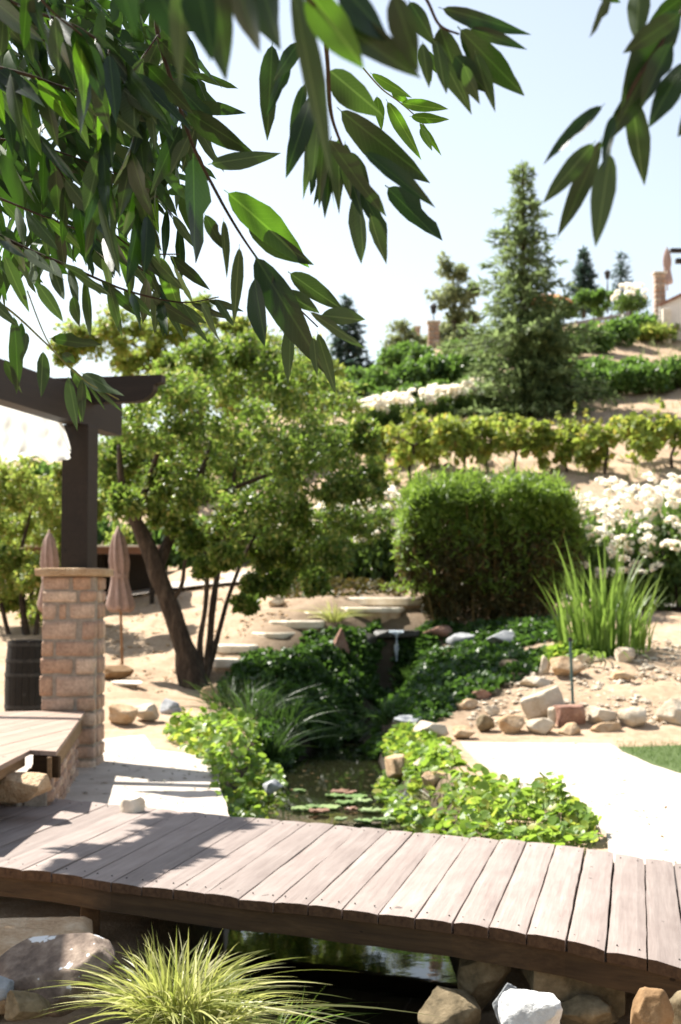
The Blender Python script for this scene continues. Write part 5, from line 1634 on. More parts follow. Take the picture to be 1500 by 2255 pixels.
for k in range(46):
    u = (k + random.random()) / 46
    x0 = bx0 + (bx1 - bx0) * (0.19 + 0.62 * u); y0 = 26.1 + random.uniform(-.88, .3)
    x1 = bx0 + (bx1 - bx0) * (0.06 + 0.88 * u)
    zt_ = 1.05 + (top - 1.05) * random.uniform(.7, .98) * (0.6 + 0.4 * float(bam_env(np.array([u]))[0]))
    z0 = h1(x0, y0) - .1
    V, Fq = tube([Vector((x0, y0, z0)), Vector(((x0 * .6 + x1 * .4), y0 - .03, (z0 + zt_) / 2)), Vector((x1, y0 + random.uniform(-.15, .1), zt_))], [0.015, 0.013, 0.006], 6, 4)
    mobj("cane", mesh_np("cane", V, Fq, M['cane'], smooth=True), bam)

# iris clump
ib = T(1335, 1436)
iris = empty("iris_clump", ib)
tag(iris, "tall clump of long green iris blades on the right bank", "iris")
IM = []
for k in range(6):
    V, Fq, r = blades(np.zeros((1, 3)), np.array([[0, 0, 1.0]]), np.array([[0.0, 0.03 + 0.075 * k, -0.01 - 0.04 * k]]), 0.036, 10)
    IM.append(mesh_np("blade", V, Fq, M['iris'], r))
for k in range(210):
    rr = 0.50 * math.sqrt(random.random()); a = random.uniform(0, 6.28)
    L_ = random.uniform(0.8, 2.0) * (1.0 if rr < .3 else .75)
    lean = random.gauss(0, .07) + 0.22 * rr
    p = Vector((ib.x + rr * math.cos(a) * 1.35, ib.y + rr * math.sin(a) * .8, 0)); p.z = h1(p.x, p.y) - .03
    o = placed("blade", IM[k % 6], p, 0, iris, (-lean * 0.75, 0, a - math.pi / 2 + random.gauss(0, .4)), (1.0, L_, L_))
for k in range(14):   # low arching ones
    a = random.uniform(0, 6.28)
    p = Vector((ib.x + .45 * math.cos(a), ib.y + .45 * math.sin(a) - .1, 0)); p.z = h1(p.x, p.y)
    placed("blade", IM[5], p, 0, iris, (-1.0, 0, a - math.pi / 2), (1.0, 1.0, .8))

# ------------------------------------------------------------------ ground cover and pond plants
def cover(name, label, poly_px, n, hmin, hmax, L, W, mat, flat=0.8, mound=None, up=0.7, cat="ground cover"):
    """low leaves over the ground inside a pixel polygon, heaped up by noise"""
    pts = [T(x, y) for x, y in poly_px]
    poly = [(p.x, p.y) for p in pts]
    P0 = np.array(poly); lo, hi = P0.min(0), P0.max(0)
    X = rng.uniform(lo[0], hi[0], n * 3); Yy = rng.uniform(lo[1], hi[1], n * 3)
    sd = poly_sd(X, Yy, poly)
    wob = np.array([noise.noise(Vector((x * 1.7, y * 1.7, 4))) for x, y in zip(X, Yy)]) * 0.25
    k = sd < wob
    X, Yy, sd = X[k][:n], Yy[k][:n], sd[k][:n]
    hgt = np.array([0.5 + 0.8 * noise.fractal(Vector((x * 1.6, y * 1.6, 9)), 1, 2, 3) for x, y in zip(X, Yy)])
    hgt = np.clip(hgt, 0.05, 1.2) * np.clip(0.35 - sd * 1.2, 0.35, 1)
    Z = np.maximum(H(X, Yy), WATER_Z) + hmin + (hmax - hmin) * hgt * (0.35 + 0.65 * rng.random(len(X)) ** .6)
    P = np.stack([X, Yy, Z], 1)
    d = rvec(len(P)); d[:, 2] *= .5
    nn = rvec(len(P)) * (1 - flat) * 2 + np.array([0, 0, up])
    kk = .6 + .8 * rng.random(len(P))
    V, Fq, r = leaf_soup(P, d, nn, L * kk, W * kk, 0.08)
    o = mobj(name, mesh_np(name, V, Fq, mat, r))
    return tag(o, label, cat, kind="stuff")
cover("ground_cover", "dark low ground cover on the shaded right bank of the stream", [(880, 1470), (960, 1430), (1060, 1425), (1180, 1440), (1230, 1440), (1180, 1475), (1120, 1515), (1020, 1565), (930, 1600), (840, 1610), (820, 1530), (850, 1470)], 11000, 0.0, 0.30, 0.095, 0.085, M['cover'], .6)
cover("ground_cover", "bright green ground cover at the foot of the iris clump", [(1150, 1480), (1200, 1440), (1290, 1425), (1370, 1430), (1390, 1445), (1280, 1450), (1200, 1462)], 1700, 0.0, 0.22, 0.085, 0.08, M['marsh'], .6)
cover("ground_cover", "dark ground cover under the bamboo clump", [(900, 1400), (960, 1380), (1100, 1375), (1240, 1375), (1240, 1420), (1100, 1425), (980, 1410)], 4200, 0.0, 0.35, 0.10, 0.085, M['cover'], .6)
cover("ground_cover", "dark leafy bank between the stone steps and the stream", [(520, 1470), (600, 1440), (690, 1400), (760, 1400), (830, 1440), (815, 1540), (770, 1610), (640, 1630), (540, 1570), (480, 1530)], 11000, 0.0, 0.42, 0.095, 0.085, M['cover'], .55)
cover("ground_cover", "brown dry low growth on the slope below the upper path", [(600, 1322), (590, 1280), (700, 1262), (860, 1270), (900, 1300), (880, 1318), (760, 1318)], 5000, 0.0, 0.25, 0.11, 0.05, M['drybamboo'], .4)
cover("ground_cover", "green creeping plants on the pond bank left of the path", [(850, 1630), (900, 1615), (985, 1640), (1010, 1690), (960, 1760), (890, 1770), (860, 1700)], 2600, 0.0, 0.16, 0.085, 0.08, M['marsh'], .6)
cover("ground_cover", "dark plants hanging along both sides of the small waterfall", [(745, 1395), (835, 1380), (842, 1420), (838, 1480), (850, 1540), (800, 1560), (770, 1480)], 3600, 0.0, 0.30, 0.09, 0.08, M['cover'], .5)
cover("ground_cover", "dark plants on the right brink of the stream", [(905, 1400), (960, 1415), (950, 1470), (880, 1520), (870, 1460)], 3000, 0.0, 0.26, 0.09, 0.08, M['cover'], .5)
cover("ground_cover", "dark leafy plants closing over the head of the pond", [(560, 1600), (640, 1590), (760, 1600), (840, 1600), (850, 1650), (780, 1665), (680, 1670), (590, 1680)], 5200, 0.02, 0.34, 0.095, 0.085, M['cover'], .5)
cover("ground_cover", "low green weeds on the slope behind the umbrella", [(290, 1310), (300, 1275), (340, 1260), (345, 1285)], 700, 0.0, 0.3, 0.1, 0.09, M['marsh'], .6)
cover("ground_cover", "yellow green weeds at the left edge behind the barrel", [(40, 1385), (60, 1330), (140, 1300), (200, 1330), (190, 1375), (100, 1390)], 1500, 0.0, 0.4, 0.1, 0.09, M['yellowgreen'], .6)

def grass_tuft(name, label, base, n, Lmin, Lmax, spread, lean, W, mat, cat="grass", segs=6, droop=0.5, group=None, squash=1.0):
    t = empty(name, base); tag(t, label, cat, group)
    a = rng.uniform(0, 6.283, n); rr = spread * np.sqrt(rng.random(n))
    b = np.stack([base[0] + rr * np.cos(a), base[1] + rr * np.sin(a) * squash, np.full(n, base[2] - .03)], 1)
    L = rng.uniform(Lmin, Lmax, n)
    ln = np.abs(rng.normal(lean, lean * .6, n)) * (0.4 + rr / max(spread, 1e-6))
    a2 = a + rng.normal(0, .5, n)
    out = np.stack([np.cos(a2), np.sin(a2), np.zeros(n)], 1)
    tip = np.stack([out[:, 0] * ln * L, out[:, 1] * ln * L, L], 1)
    bend = out * (L * ln * 1.3)[:, None] + np.array([0, 0, -1.0]) * (L * droop * np.clip(ln * 1.5, 0, 1.5))[:, None]
    V, Fq, r = blades(b, tip, bend, W * rng.uniform(.6, 1.3, n), segs)
    o = mobj("blades", mesh_np("blades", V, Fq, mat, r), t)
    o["kind"] = "stuff"
    return t
RT = "dark reed tufts along the stream"
reeds = [(555, 1590, 1.1, "tall dark reed tuft left of the stream below the steps"), (620, 1610, 0.95, "dark reed tuft in the middle of the shaded left bank"), (650, 1560, 0.85, "dark reed tuft nearest the stone steps"), (500, 1560, 0.9, "dark reed tuft nearest the tree on the left bank"), (760, 1640, 0.75, "arching dark reed tuft at the head of the pond"), (700, 1650, 0.7, "arching reed tuft left of the pond's head"), (590, 1660, 0.8, "reed tuft leaning over the pond from the left bank"), (860, 1590, 0.6, "feathery reed tuft on the stream's right side"), (905, 1500, 0.5, "pale feathery tuft just below the waterfall")]
for (px, py, Lm, lab) in reeds:
    p = T(px, py); p.z = max(p.z, WATER_Z)
    grass_tuft("reed_tuft", lab, p, 110, Lm * .4, Lm * .72, 0.24, .34, 0.018, M['reed'], "reed", 6, .45, RT)
p = T(735, 1368)
grass_tuft("grass_tuft", "small yellow green grass tuft on the stone steps", p, 120, .25, .5, .12, .4, .014, M['sedge'])

# round-leaved marsh plants: the largest leaves as parts, the rest as one mass
def round_leaf(name, mat, seed):
    rs = random.Random(seed)
    V = [(0, 0, 0)]; N = 13
    for k in range(N):
        a = math.pi * 2 * (k + 0.5) / N + math.pi / 2
        r = 0.5 * (1 + rs.uniform(-.06, .06)) * (0.78 if k in (0, N - 1) else 1.0)
        V.append((r * math.cos(a), r * math.sin(a), 0.10 + rs.uniform(-.03, .05)))
    Fq = [(0, 1 + k, 1 + (k + 1)) for k in range(N - 1)]
    me = mesh_np(name, V, Fq, mat, [rs.random()] * len(V), smooth=True)
    return me
RL = [round_leaf("leaf", M['marsh'], i) for i in range(9)]
def marsh(name, label, footprint, nobj, nsoup, hmin, hmax, size, zfun, seed, prof=None):
    rs = random.Random(seed)
    P0 = np.array(footprint); lo, hi = P0.min(0), P0.max(0)
    pts = []
    while len(pts) < nobj + nsoup:
        x, y = rs.uniform(lo[0], hi[0]), rs.uniform(lo[1], hi[1])
        s = float(poly_sd(np.array([x]), np.array([y]), footprint)[0])
        if s < 0: pts.append((x, y, s))
    base = (P0.mean(0)[0], P0.mean(0)[1], WATER_Z)
    t = empty(name, base); tag(t, label, "plant")
    out = []
    for (x, y, s) in pts:
        z0 = max(h1(x, y), WATER_Z)
        hgt = (0.55 + 0.75 * noise.fractal(Vector((x * 2.1, y * 2.1, seed)), 1, 2, 3))
        hgt = min(1.25, max(.15, hgt)) * min(1, .45 - s * 2.2)
        out.append((x, y, z0 + hmin + (hmax - hmin) * hgt * rs.uniform(.55, 1.05), z0))
    # the nearest and highest leaves become parts
    order = sorted(range(len(out)), key=lambda i: out[i][1] * 0.25 - out[i][2] + rs.uniform(-.05, .05))
    stems = []
    sub = order[:nobj]
    for i in sub:
        x, y, z, z0 = out[i]
        s = size * rs.uniform(.6, 1.25)
        o = placed("leaf", RL[rs.randrange(9)], (x, y, z), 0, t, (rs.gauss(0.25, .4), rs.gauss(0, .4), rs.uniform(0, 6.28)), (s, s, s))
        stems.append((Vector((x + rs.uniform(-.05, .05), y + rs.uniform(-.05, .05), z0 - .03)), Vector((x, y, z))))
    V, Fq = join_lists([tube([a, a.lerp(b, .5) + Vector((rs.uniform(-.02, .02), rs.uniform(-.02, .02), 0)), b], [.004, .0035, .0025], 4, 2) for a, b in stems])
    mobj("stems", mesh_np("stems", V, Fq, M['iris']), t)["kind"] = "stuff"
    rest = order[nobj:]
    Q = np.array([out[i][:3] for i in rest]); Q[:, 2] -= .04
    m = len(Q)
    # octagonal leaves joined together
    ang = np.arange(8) * 2 * math.pi / 8
    n_ = nrm(rvec(m) * .75 + np.array([0, -.1, .8])); u = nrm(np.cross(n_, rvec(m))); v = np.cross(n_, u)
    s = size * .5 * rng.uniform(.5, 1.15, m)
    V = Q[:, None] + s[:, None, None] * (np.cos(ang)[None, :, None] * u[:, None] + np.sin(ang)[None, :, None] * v[:, None]) + n_[:, None] * (.12 * s)[:, None, None] * np.abs(np.cos(ang))[None, :, None]
    Fq = np.arange(m * 8).reshape(m, 8)
    mobj("foliage", mesh_np("foliage", V.reshape(-1, 3), Fq, M['marsh'], np.repeat(rng.random(m), 8)), t)["kind"] = "stuff"
    return t
def xy(px, py, z): 
    p = G(px, py, z); return (p.x, p.y)
right_fp = [(0.55, 13.2), (0.58, 11.6), (0.52, 10.3), (0.85, 9.75), (1.4, 9.45), (1.72, 9.75), (1.85, 10.3), (1.95, 11.2), (1.78, 12.2), (1.25, 12.9)]
marsh("marsh_plant", "bright round leaved marsh plants at the pond's right bank beyond the bridge", right_fp, 300, 900, 0.03, 0.33, 0.095, None, 11)
left_fp = [(-0.78, 10.8), (-0.62, 11.8), (-0.72, 13.0), (-0.8, 14.2), (-0.6, 15.4), (-0.7, 17.0), (-1.3, 18.4), (-2.1, 18.2), (-2.15, 17.2), (-1.75, 15.8), (-1.35, 14.4), (-1.18, 13.2), (-1.02, 12.0), (-0.95, 10.9)]
marsh("marsh_plant", "green round leaved marsh plants between patio and pond", left_fp, 300, 1500, 0.05, 0.42, 0.10, None, 12)
mid_fp = [(0.45, 13.0), (0.4, 14.6), (0.35, 15.8), (0.55, 17.0), (1.2, 16.4), (1.15, 14.6), (1.1, 13.0)]
marsh("marsh_plant", "sparse round leaved plants at the sloping slab on the pond's right bank", mid_fp, 150, 160, 0.03, 0.24, 0.10, None, 13)
p = G(985, 1800, WATER_Z)
grass_tuft("grass_tuft", "fine pale sedge tuft at the water left of the marsh plants", (p.x, p.y, WATER_Z), 150, .2, .42, .12, .45, .010, M['sedge'])

# lily pads
def pad_mesh(name, mat, seed):
    rs = random.Random(seed)
    V = [(0, 0.02, 0)]; N = 22
    for k in range(N):
        a = math.pi / 2 + 0.12 + (2 * math.pi - 0.24) * k / (N - 1)
        V.append((0.5 * math.cos(a) * (1 + rs.uniform(-.02, .02)), 0.5 * math.sin(a), 0.012 + rs.uniform(-.004, .014)))
    Vb = [(x, y, z - 0.012) for x, y, z in V]
    n0 = len(V)
    Fq = [(0, 1 + k, 2 + k) for k in range(N - 1)] + [(n0, n0 + 2 + k, n0 + 1 + k) for k in range(N - 1)] + [(1 + k, n0 + 1 + k, n0 + 2 + k, 2 + k) for k in range(N - 1)]
    return mesh_np(name, V + Vb, Fq, mat, [rs.random()] * (2 * n0))
LPm = [pad_mesh("lily_pad", M['lily_g'], i) for i in range(4)]; LPr = [pad_mesh("lily_pad", M['lily_r'], i + 9) for i in range(3)]
pads = [(665, 1782, 44, 0), (692, 1780, 36, 0), (722, 1778, 52, 0), (703, 1789, 42, 1), (757, 1747, 52, 1), (738, 1754, 40, 0), (784, 1757, 46, 0), (763, 1768, 46, 0), (798, 1767, 40, 0), (848, 1762, 44, 0), (815, 1786, 46, 0), (774, 1783, 28, 1), (750, 1807, 26, 0), (800, 1809, 40, 0), (838, 1808, 36, 0), (870, 1805, 30, 0), (660, 1742, 26, 0)]
used = []
for i, (px, py, w, red) in enumerate(sorted(pads)):
    g = G(px, py, WATER_Z + 0.014)
    s = w * g.y / F * 1.1
    o = placed("lily_pad", (LPr if red else LPm)[i % 3], (g.x, g.y, WATER_Z + 0.013 + 0.004 * (i % 4)), random.uniform(0, 6.28), None, (random.gauss(0, .015), random.gauss(0, .015), random.uniform(0, 6.28)), (s, s, 1))
    tag(o, "%s lily pad, %s from the left on the pond" % ("reddish" if red else "pale green", ORD[i]), "lily pad", "lily pads on the pond")
# a few algae strands and small floating leaves
n = 260
X = rng.uniform(-.9, .8, n); Yy = rng.uniform(11.2, 17.5, n)
k = poly_sd(X, Yy, POND) < -0.03
Q = np.stack([X[k], Yy[k], np.full(k.sum(), WATER_Z + 0.004)], 1); m = len(Q)
d = rvec(m); d[:, 2] = 0
V, Fq, r = leaf_soup(Q, d, np.tile([0, 0, 1.0], (m, 1)), rng.uniform(.04, .10, m), rng.uniform(.02, .05, m), 0.02)
tag(mobj("floating_leaves", mesh_np("floating_leaves", V, Fq, M['drybamboo'], r)), "small brown leaves and algae floating on the pond", "floating leaves", kind="stuff")

n = 2600
X = rng.uniform(-6, 19, n); Yy = rng.uniform(32, 68, n)
k = np.array([noise.noise(Vector((x * .5, y * .5, 2))) for x, y in zip(X, Yy)]) > -.12
X, Yy = np.repeat(X[k], 6) + rng.normal(0, .08, k.sum() * 6), np.repeat(Yy[k], 6) + rng.normal(0, .08, k.sum() * 6)
m = len(X)
Q = np.stack([X, Yy, H(X, Yy) - .02], 1)
V, Fq, r = blades(Q, np.stack([rng.normal(0, .1, m), rng.normal(0, .1, m), rng.uniform(.1, .38, m)], 1), rng.normal(0, .08, (m, 3)), .035, 2)
tag(mobj("dry_weeds", mesh_np("dry_weeds", V, Fq, M['sage'], r)), "dry weeds scattered over the bare parts of the hillside", "weeds", kind="stuff")
n = 420
X = np.concatenate([rng.uniform(-2.6, -.9, n // 2), rng.uniform(1.2, 4.2, n // 2)]); Yy = np.concatenate([rng.uniform(10, 17, n // 2), rng.uniform(9, 16.5, n // 2)])
k = (poly_sd(X, Yy, patio_poly) < -.02) | (poly_sd(X, Yy, path_poly) < -.02)
Q = np.stack([X[k], Yy[k], np.full(k.sum(), -.128)], 1); m = len(Q)
d = rvec(m); d[:, 2] *= .15
V, Fq, r = leaf_soup(Q, d, rvec(m) * .3 + np.array([0, 0, 1.0]), rng.uniform(.03, .08, m), rng.uniform(.015, .03, m), .15)
tag(mobj("fallen_leaves", mesh_np("fallen_leaves", V, Fq, M['drybamboo'], r)), "small fallen leaves scattered over the patio and path", "fallen leaves", kind="stuff")

# ------------------------------------------------------------------ foreground sedge
gb = D(385, 2235, 6.45)
grass_tuft("sedge_clump", "large yellow green arching sedge clump before the bridge", (gb.x, gb.y, gb.z), 480, .20, .43, .16, .34, .0120, M['sedge'], "grass", 10, .62)
g2 = D(460, 2270, 6.3)
grass_tuft("sedge_clump", "lower part of the sedge drooping to the right over the water", (g2.x, g2.y, g2.z), 200, .17, .34, .11, .50, .0115, M['sedge'], "grass", 10, .7)
g3 = D(590, 2140, 7.0)
grass_tuft("sedge_clump", "sparse shaded green sedge under the bridge's near edge", (g3.x, g3.y, WATER_Z), 50, .2, .36, .16, .4, .007, M['iris'], "grass", 8, .6)

# ------------------------------------------------------------------ things on the ridge
def brick_post(name, label, px0, px1, py0, py1, Y, rows, seed, capped=True):
    a, b = D(px0, py1, Y), D(px1, py0, Y)
    w = b.x - a.x; hh = b.z - a.z
    t = empty(name, ((a.x + b.x) / 2, Y, a.z)); tag(t, label, "pillar")
    placed("mortar_core", boxmesh("mortar_core", w * .92, w * .92, hh, M['mortar'], .01, 1), ((a.x + b.x) / 2, Y, a.z + hh / 2), 0, t)
    rh = hh / rows
    for r in range(rows):
        for c in range(2):
            wd = w * (0.55 if (r + c) % 2 else 0.45)
            x0 = a.x + (0 if c == 0 else w - wd)
            placed("stone", stone_block("stone", wd - .012, w, rh - .012, M['pillar_stone'], seed + r * 2 + c, .2, .05, 1), (x0 + wd / 2, Y, a.z + rh * (r + .5)), 0, t)
    if capped:
        placed("cap", boxmesh("cap", w * 1.18, w * 1.18, 0.08, M['slab'], .01, 1), ((a.x + b.x) / 2, Y, b.z + .042), 0, t)
    return t
brick_post("brick_post", "tan brick post on the ridge left of the columnar tree", 942, 968, 712, 778, 60.5, 7, 2000)
brick_post("brick_post", "smaller brick post behind on the ridge near the brownish bush", 912, 926, 722, 775, 66, 6, 2050)
brick_post("gate_pillar", "tall brick pillar at the corner of the white terrace wall", 1441, 1464, 604, 700, 62, 9, 2100)
lp = D(955, 706, 60.5)
lan = empty("post_lantern", lp); tag(lan, "dark lantern standing on the tan brick post on the ridge", "lantern")
def lantern_parts(t, p, s):
    V, Fq = tube([p + Vector((0, 0, 0)), p + Vector((0, 0, .35 * s))], [.03 * s, .03 * s], 6, cat=False); mobj("stem", mesh_np("stem", V, Fq, M['iron']), t)
    V, Fq = tube([p + Vector((0, 0, .35 * s)), p + Vector((0, 0, .38 * s)), p + Vector((0, 0, .7 * s))], [.08 * s, .12 * s, .17 * s], 6, cat=False); mobj("glass_body", mesh_np("glass_body", V, Fq, M['iron']), t)
    V, Fq = tube([p + Vector((0, 0, .7 * s)), p + Vector((0, 0, .74 * s)), p + Vector((0, 0, .9 * s))], [.22 * s, .2 * s, .02 * s], 6, cat=False); mobj("roof", mesh_np("roof", V, Fq, M['iron']), t)
lantern_parts(lan, lp, 0.85)
lb_ = D(1338, 690, 76)
lamp = empty("street_lamp", lb_); tag(lamp, "dark street lamp on the skyline between two distant firs", "street lamp")
lt = D(1338, 628, 76)
V, Fq = tube([Vector(lb_), Vector(lt)], [.06, .04], 8, cat=False); mobj("pole", mesh_np("pole", V, Fq, M['iron']), lamp)
lantern_parts(lamp, Vector(lt), 0.95)
# terrace wall, its umbrella and roof timbers at the right edge
wall = empty("terrace_wall", D(1475, 775, 61.5)); tag(wall, "white stucco terrace wall at the right edge of the hillside", "wall", kind="thing")
bm = bmesh.new()
poly = [D(1452, 782, 61.5), D(1640, 800, 61.5), D(1640, 600, 61.5), D(1500, 652, 61.5), D(1466, 668, 61.5), D(1452, 675, 61.5)]
A = [bm.verts.new(p) for p in poly]; B = [bm.verts.new(p + Vector((0.3, 2.2, 0))) for p in poly]
bm.faces.new(A); bm.faces.new(list(reversed(B)))
for i in range(6): bm.faces.new((A[i], B[i], B[(i + 1) % 6], A[(i + 1) % 6]))
bmesh.ops.recalc_face_normals(bm, faces=list(bm.faces))
mobj("wall_body", bm_mesh("wall_body", bm, M['stucco']), wall)
for (a, b) in ((poly[2], poly[3]), (poly[3], poly[5])):
    V, Fq = tube([a + Vector((0, -.05, .05)), b + Vector((0, -.05, .05))], [.10, .10], 4, cat=False)
    mobj("coping", mesh_np("coping", V, Fq, M['rock_red']), wall)
for pxx in (1466, ):
    a, b = D(pxx, 790, 61.3), D(pxx + 4, 680, 61.3)
    placed("buttress", boxmesh("buttress", .35, .3, b.z - a.z, M['slab'], .02, 1), ((a.x + b.x) / 2, 61.3, (a.z + b.z) / 2), 0, wall)
q = D(1470, 640, 63); 
closed_umbrella("closed_umbrella", q, D(1468, 545, 63).z, D(1470, 625, 63).z, 0.22, "closed brown umbrella above the brick pillar on the terrace", .03)
roofq = empty("terrace_pergola", D(1500, 640, 64)); tag(roofq, "dark timber pergola cut off by the right edge on the terrace", "pergola")
for (px0, py0, px1, py1) in ((1476, 548, 1560, 556), (1488, 570, 1560, 580)):
    a, b = D(px0, py1, 64), D(px1, py0, 64)
    placed("beam", boxmesh("beam", b.x - a.x, .3, b.z - a.z, M['pergola'], .01, 1), ((a.x + b.x) / 2, 64, (a.z + b.z) / 2), 0, roofq)
a, b = D(1512, 700, 64), D(1524, 556, 64)
placed("post", boxmesh("post", .25, .25, b.z - a.z, M['pergola'], .01, 1), ((a.x + b.x) / 2, 64.3, (a.z + b.z) / 2), 0, roofq)
# grey rail along the upper lane
ra, rbb = D(1232, 716, 67), D(1385, 690, 67)
rail = empty("wooden_fence", ra); tag(rail, "weathered grey rail fence along the lane above the hedges", "fence")
for dz in (-0.05, -0.28):
    V, Fq = tube([ra + Vector((0, 0, dz)), rbb + Vector((0, 0, dz))], [.11, .11], 4, cat=False)
    mobj("rail", mesh_np("rail", V, Fq, M['greyrail']), rail)
for k in range(5):
    p = ra.lerp(rbb, k / 4)
    placed("post", boxmesh("post", .14, .14, 1.1, M['greyrail'], .01, 1), (p.x, p.y + .12, p.z - .45), 0, rail)
# open orange umbrella behind the conifer
ob = D(1208, 700, 72)
ou = empty("open_umbrella", ob); tag(ou, "open orange umbrella partly hidden behind the tall conifer", "umbrella")
ot = D(1208, 648, 72); oe = D(1208, 668, 72)
V, Fq = tube([Vector(ob) - Vector((0, 0, 1)), Vector(ot)], [.04, .03], 8, cat=False); mobj("pole", mesh_np("pole", V, Fq, M['pole']), ou)
V, Fq = [Vector(ot)], []
for ring, (rr, z) in enumerate(((.5, ot.z - .10), (1.2, oe.z + .06), (1.25, oe.z - .1))):
    for k in range(16):
        a = 6.2832 * k / 16
        V.append(Vector((ot.x + rr * math.cos(a), ot.y + rr * math.sin(a), z + (.04 if k % 2 else 0))))
Fq = [(0, 1 + k, 1 + (k + 1) % 16) for k in range(16)]
for ring in range(2):
    for k in range(16):
        o = 1 + ring * 16
        Fq.append((o + k, o + 16 + k, o + 16 + (k + 1) % 16, o + (k + 1) % 16))
mobj("canopy", mesh_np("canopy", V, Fq, M['orange'], smooth=False), ou)

# ------------------------------------------------------------------ willow branches overhead
def willow_leaf(name, mat, curl, fold, bend, seed, ragged=False, twist=0.0):
    """one lanceolate leaf: length 1 along +Y, width 1 across X, folded along its midrib"""
    rs = random.Random(seed)
    st = [0, .05, .09, .17, .28, .40, .53, .66, .78, .88, .95, 1.0]
    V, Fq = [], []
    pk = (0.62 / 1.62) ** 0.62 * (1 / 1.62) ** 1.0
    for t in st:
        if t < .06: w = .022
        else:
            u = (t - .05) / .95
            w = max(.004, 0.5 * (u ** 0.62) * (1 - u) ** 1.0 / pk)
        wl = w * (1 + rs.uniform(-.05, .05)); wr = w * (1 + rs.uniform(-.05, .05))
        if ragged and .45 < t < .7: wl *= rs.uniform(.45, .9)
        cx = curl * math.sin(t * math.pi) * .5 + curl * t * .3
        zc = -bend * t * t
        for s, ww in ((-1, wl), (-.5, wl), (0, 0), (.5, wr), (1, wr)):
            x = s * ww
            wav = 0.022 * abs(s) * math.sin(t * 19 + seed * 1.3 + (1.5 if s > 0 else 0))
            ca, sa = math.cos(twist * (t - .3)), math.sin(twist * (t - .3))
            z = fold * abs(x) * 3 - 0.10 * x * x + wav
            V.append((x * ca - z * sa * .25 + cx, t, zc + z * ca * .35 + x * sa * .30 + rs.uniform(-.002, .002)))
    n = len(st)
    for i in range(n - 1):
        for j in range(4):
            a = i * 5 + j
            Fq.append((a, a + 1, a + 6, a + 5))
    return mesh_np(name, V, Fq, mat, smooth=True)
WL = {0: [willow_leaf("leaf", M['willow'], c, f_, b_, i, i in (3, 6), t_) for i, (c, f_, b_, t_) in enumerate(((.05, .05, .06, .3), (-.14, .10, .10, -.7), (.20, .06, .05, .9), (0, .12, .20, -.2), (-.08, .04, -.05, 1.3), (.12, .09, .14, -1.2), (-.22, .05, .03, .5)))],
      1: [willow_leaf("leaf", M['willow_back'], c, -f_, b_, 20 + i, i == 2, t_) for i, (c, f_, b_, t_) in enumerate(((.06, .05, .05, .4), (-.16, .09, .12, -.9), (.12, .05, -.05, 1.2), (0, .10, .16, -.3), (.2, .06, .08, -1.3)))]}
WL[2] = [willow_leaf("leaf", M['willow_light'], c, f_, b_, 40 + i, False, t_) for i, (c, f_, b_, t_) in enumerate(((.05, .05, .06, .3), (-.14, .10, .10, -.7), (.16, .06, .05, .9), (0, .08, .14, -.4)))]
wbase = Vector((-2.6, -1.6, h1(-2.6, -1.6)))
willow = empty("willow_tree", wbase)
tag(willow, "willow with long dark green leaves hanging over the top of the view", "willow tree")
V, Fq = tube([wbase - Vector((0, 0, .2)), wbase + Vector((.1, .1, 1.2)), wbase + Vector((.25, .35, 2.4)), wbase + Vector((.7, 1.1, 3.5)), wbase + Vector((1.3, 2.4, 4.3))], [.34, .26, .22, .15, .09], 12, 6, .2)
mobj("trunk", mesh_np("trunk", V, Fq, M['bark'], smooth=True), willow)
hub = wbase + Vector((1.3, 2.4, 4.3))
def limb(p1, p2, p3, r0, r1):
    V, Fq = tube([Vector(p1), Vector(p2), Vector(p3)], [r0, (r0 + r1) / 2, r1], 9, 6, .15)
    mobj("limb", mesh_np("limb", V, Fq, M['bark'], smooth=True), willow)
limb(hub, (-0.9, 2.2, 4.1), (-0.3, 3.0, 3.6), .07, .02)
limb(hub, (0.0, 1.2, 4.3), (1.3, 2.0, 3.6), .07, .02)
limb(hub, (-1.6, 2.4, 3.9), (-1.6, 3.6, 3.2), .07, .02)
leaf_rs = random.Random(5)
leaf_count = [0]
WS = 1.15
def put_leaf(bx, by, tx, ty, w, Y, side, parent, var=None, dY=None, face=None):
    """a leaf from its stalk to its tip as seen in the photograph, at distance Y"""
    dy = leaf_rs.uniform(-.05, .05) if dY is None else dY
    Y *= WS
    a = D(bx, by, Y); b = D(tx, ty, Y + dy)
    d = b - a; L = d.length; d.normalize()
    view = (a - EYE).normalized()
    n = (-view - d * (-view).dot(d)).normalized()
    tw = leaf_rs.gauss(0, .35) if face is None else face
    n = (Matrix.Rotation(tw, 3, d) @ n)
    x = d.cross(n).normalized()
    wd = 0.86 * w * Y / F / max(.6, math.cos(tw))
    if side == 0 and face is not None and leaf_rs.random() < .16: side = 2  # a few spray leaves get the sunlit colour
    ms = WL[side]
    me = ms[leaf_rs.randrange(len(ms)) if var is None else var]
    o = bpy.data.objects.new("leaf", me)
    col.objects.link(o)
    mat4 = Matrix((x * wd, d * L, n * (L * .5 + wd * .5) / 1.0)).transposed().to_4x4()
    mat4.translation = a
    o.matrix_basis = mat4
    wchild(o, parent)
    leaf_count[0] += 1
    return o
def twig(pts, r0, r1, mat='twig'):
    P = [D(x, y, Y * WS) for x, y, Y in pts]
    V, Fq = tube(P, list(np.linspace(r0 * .65, r1 * .8, len(P))), 6, 6)
    o = mobj("branch", mesh_np("branch", V, Fq, M[mat], smooth=True), willow)
    return o
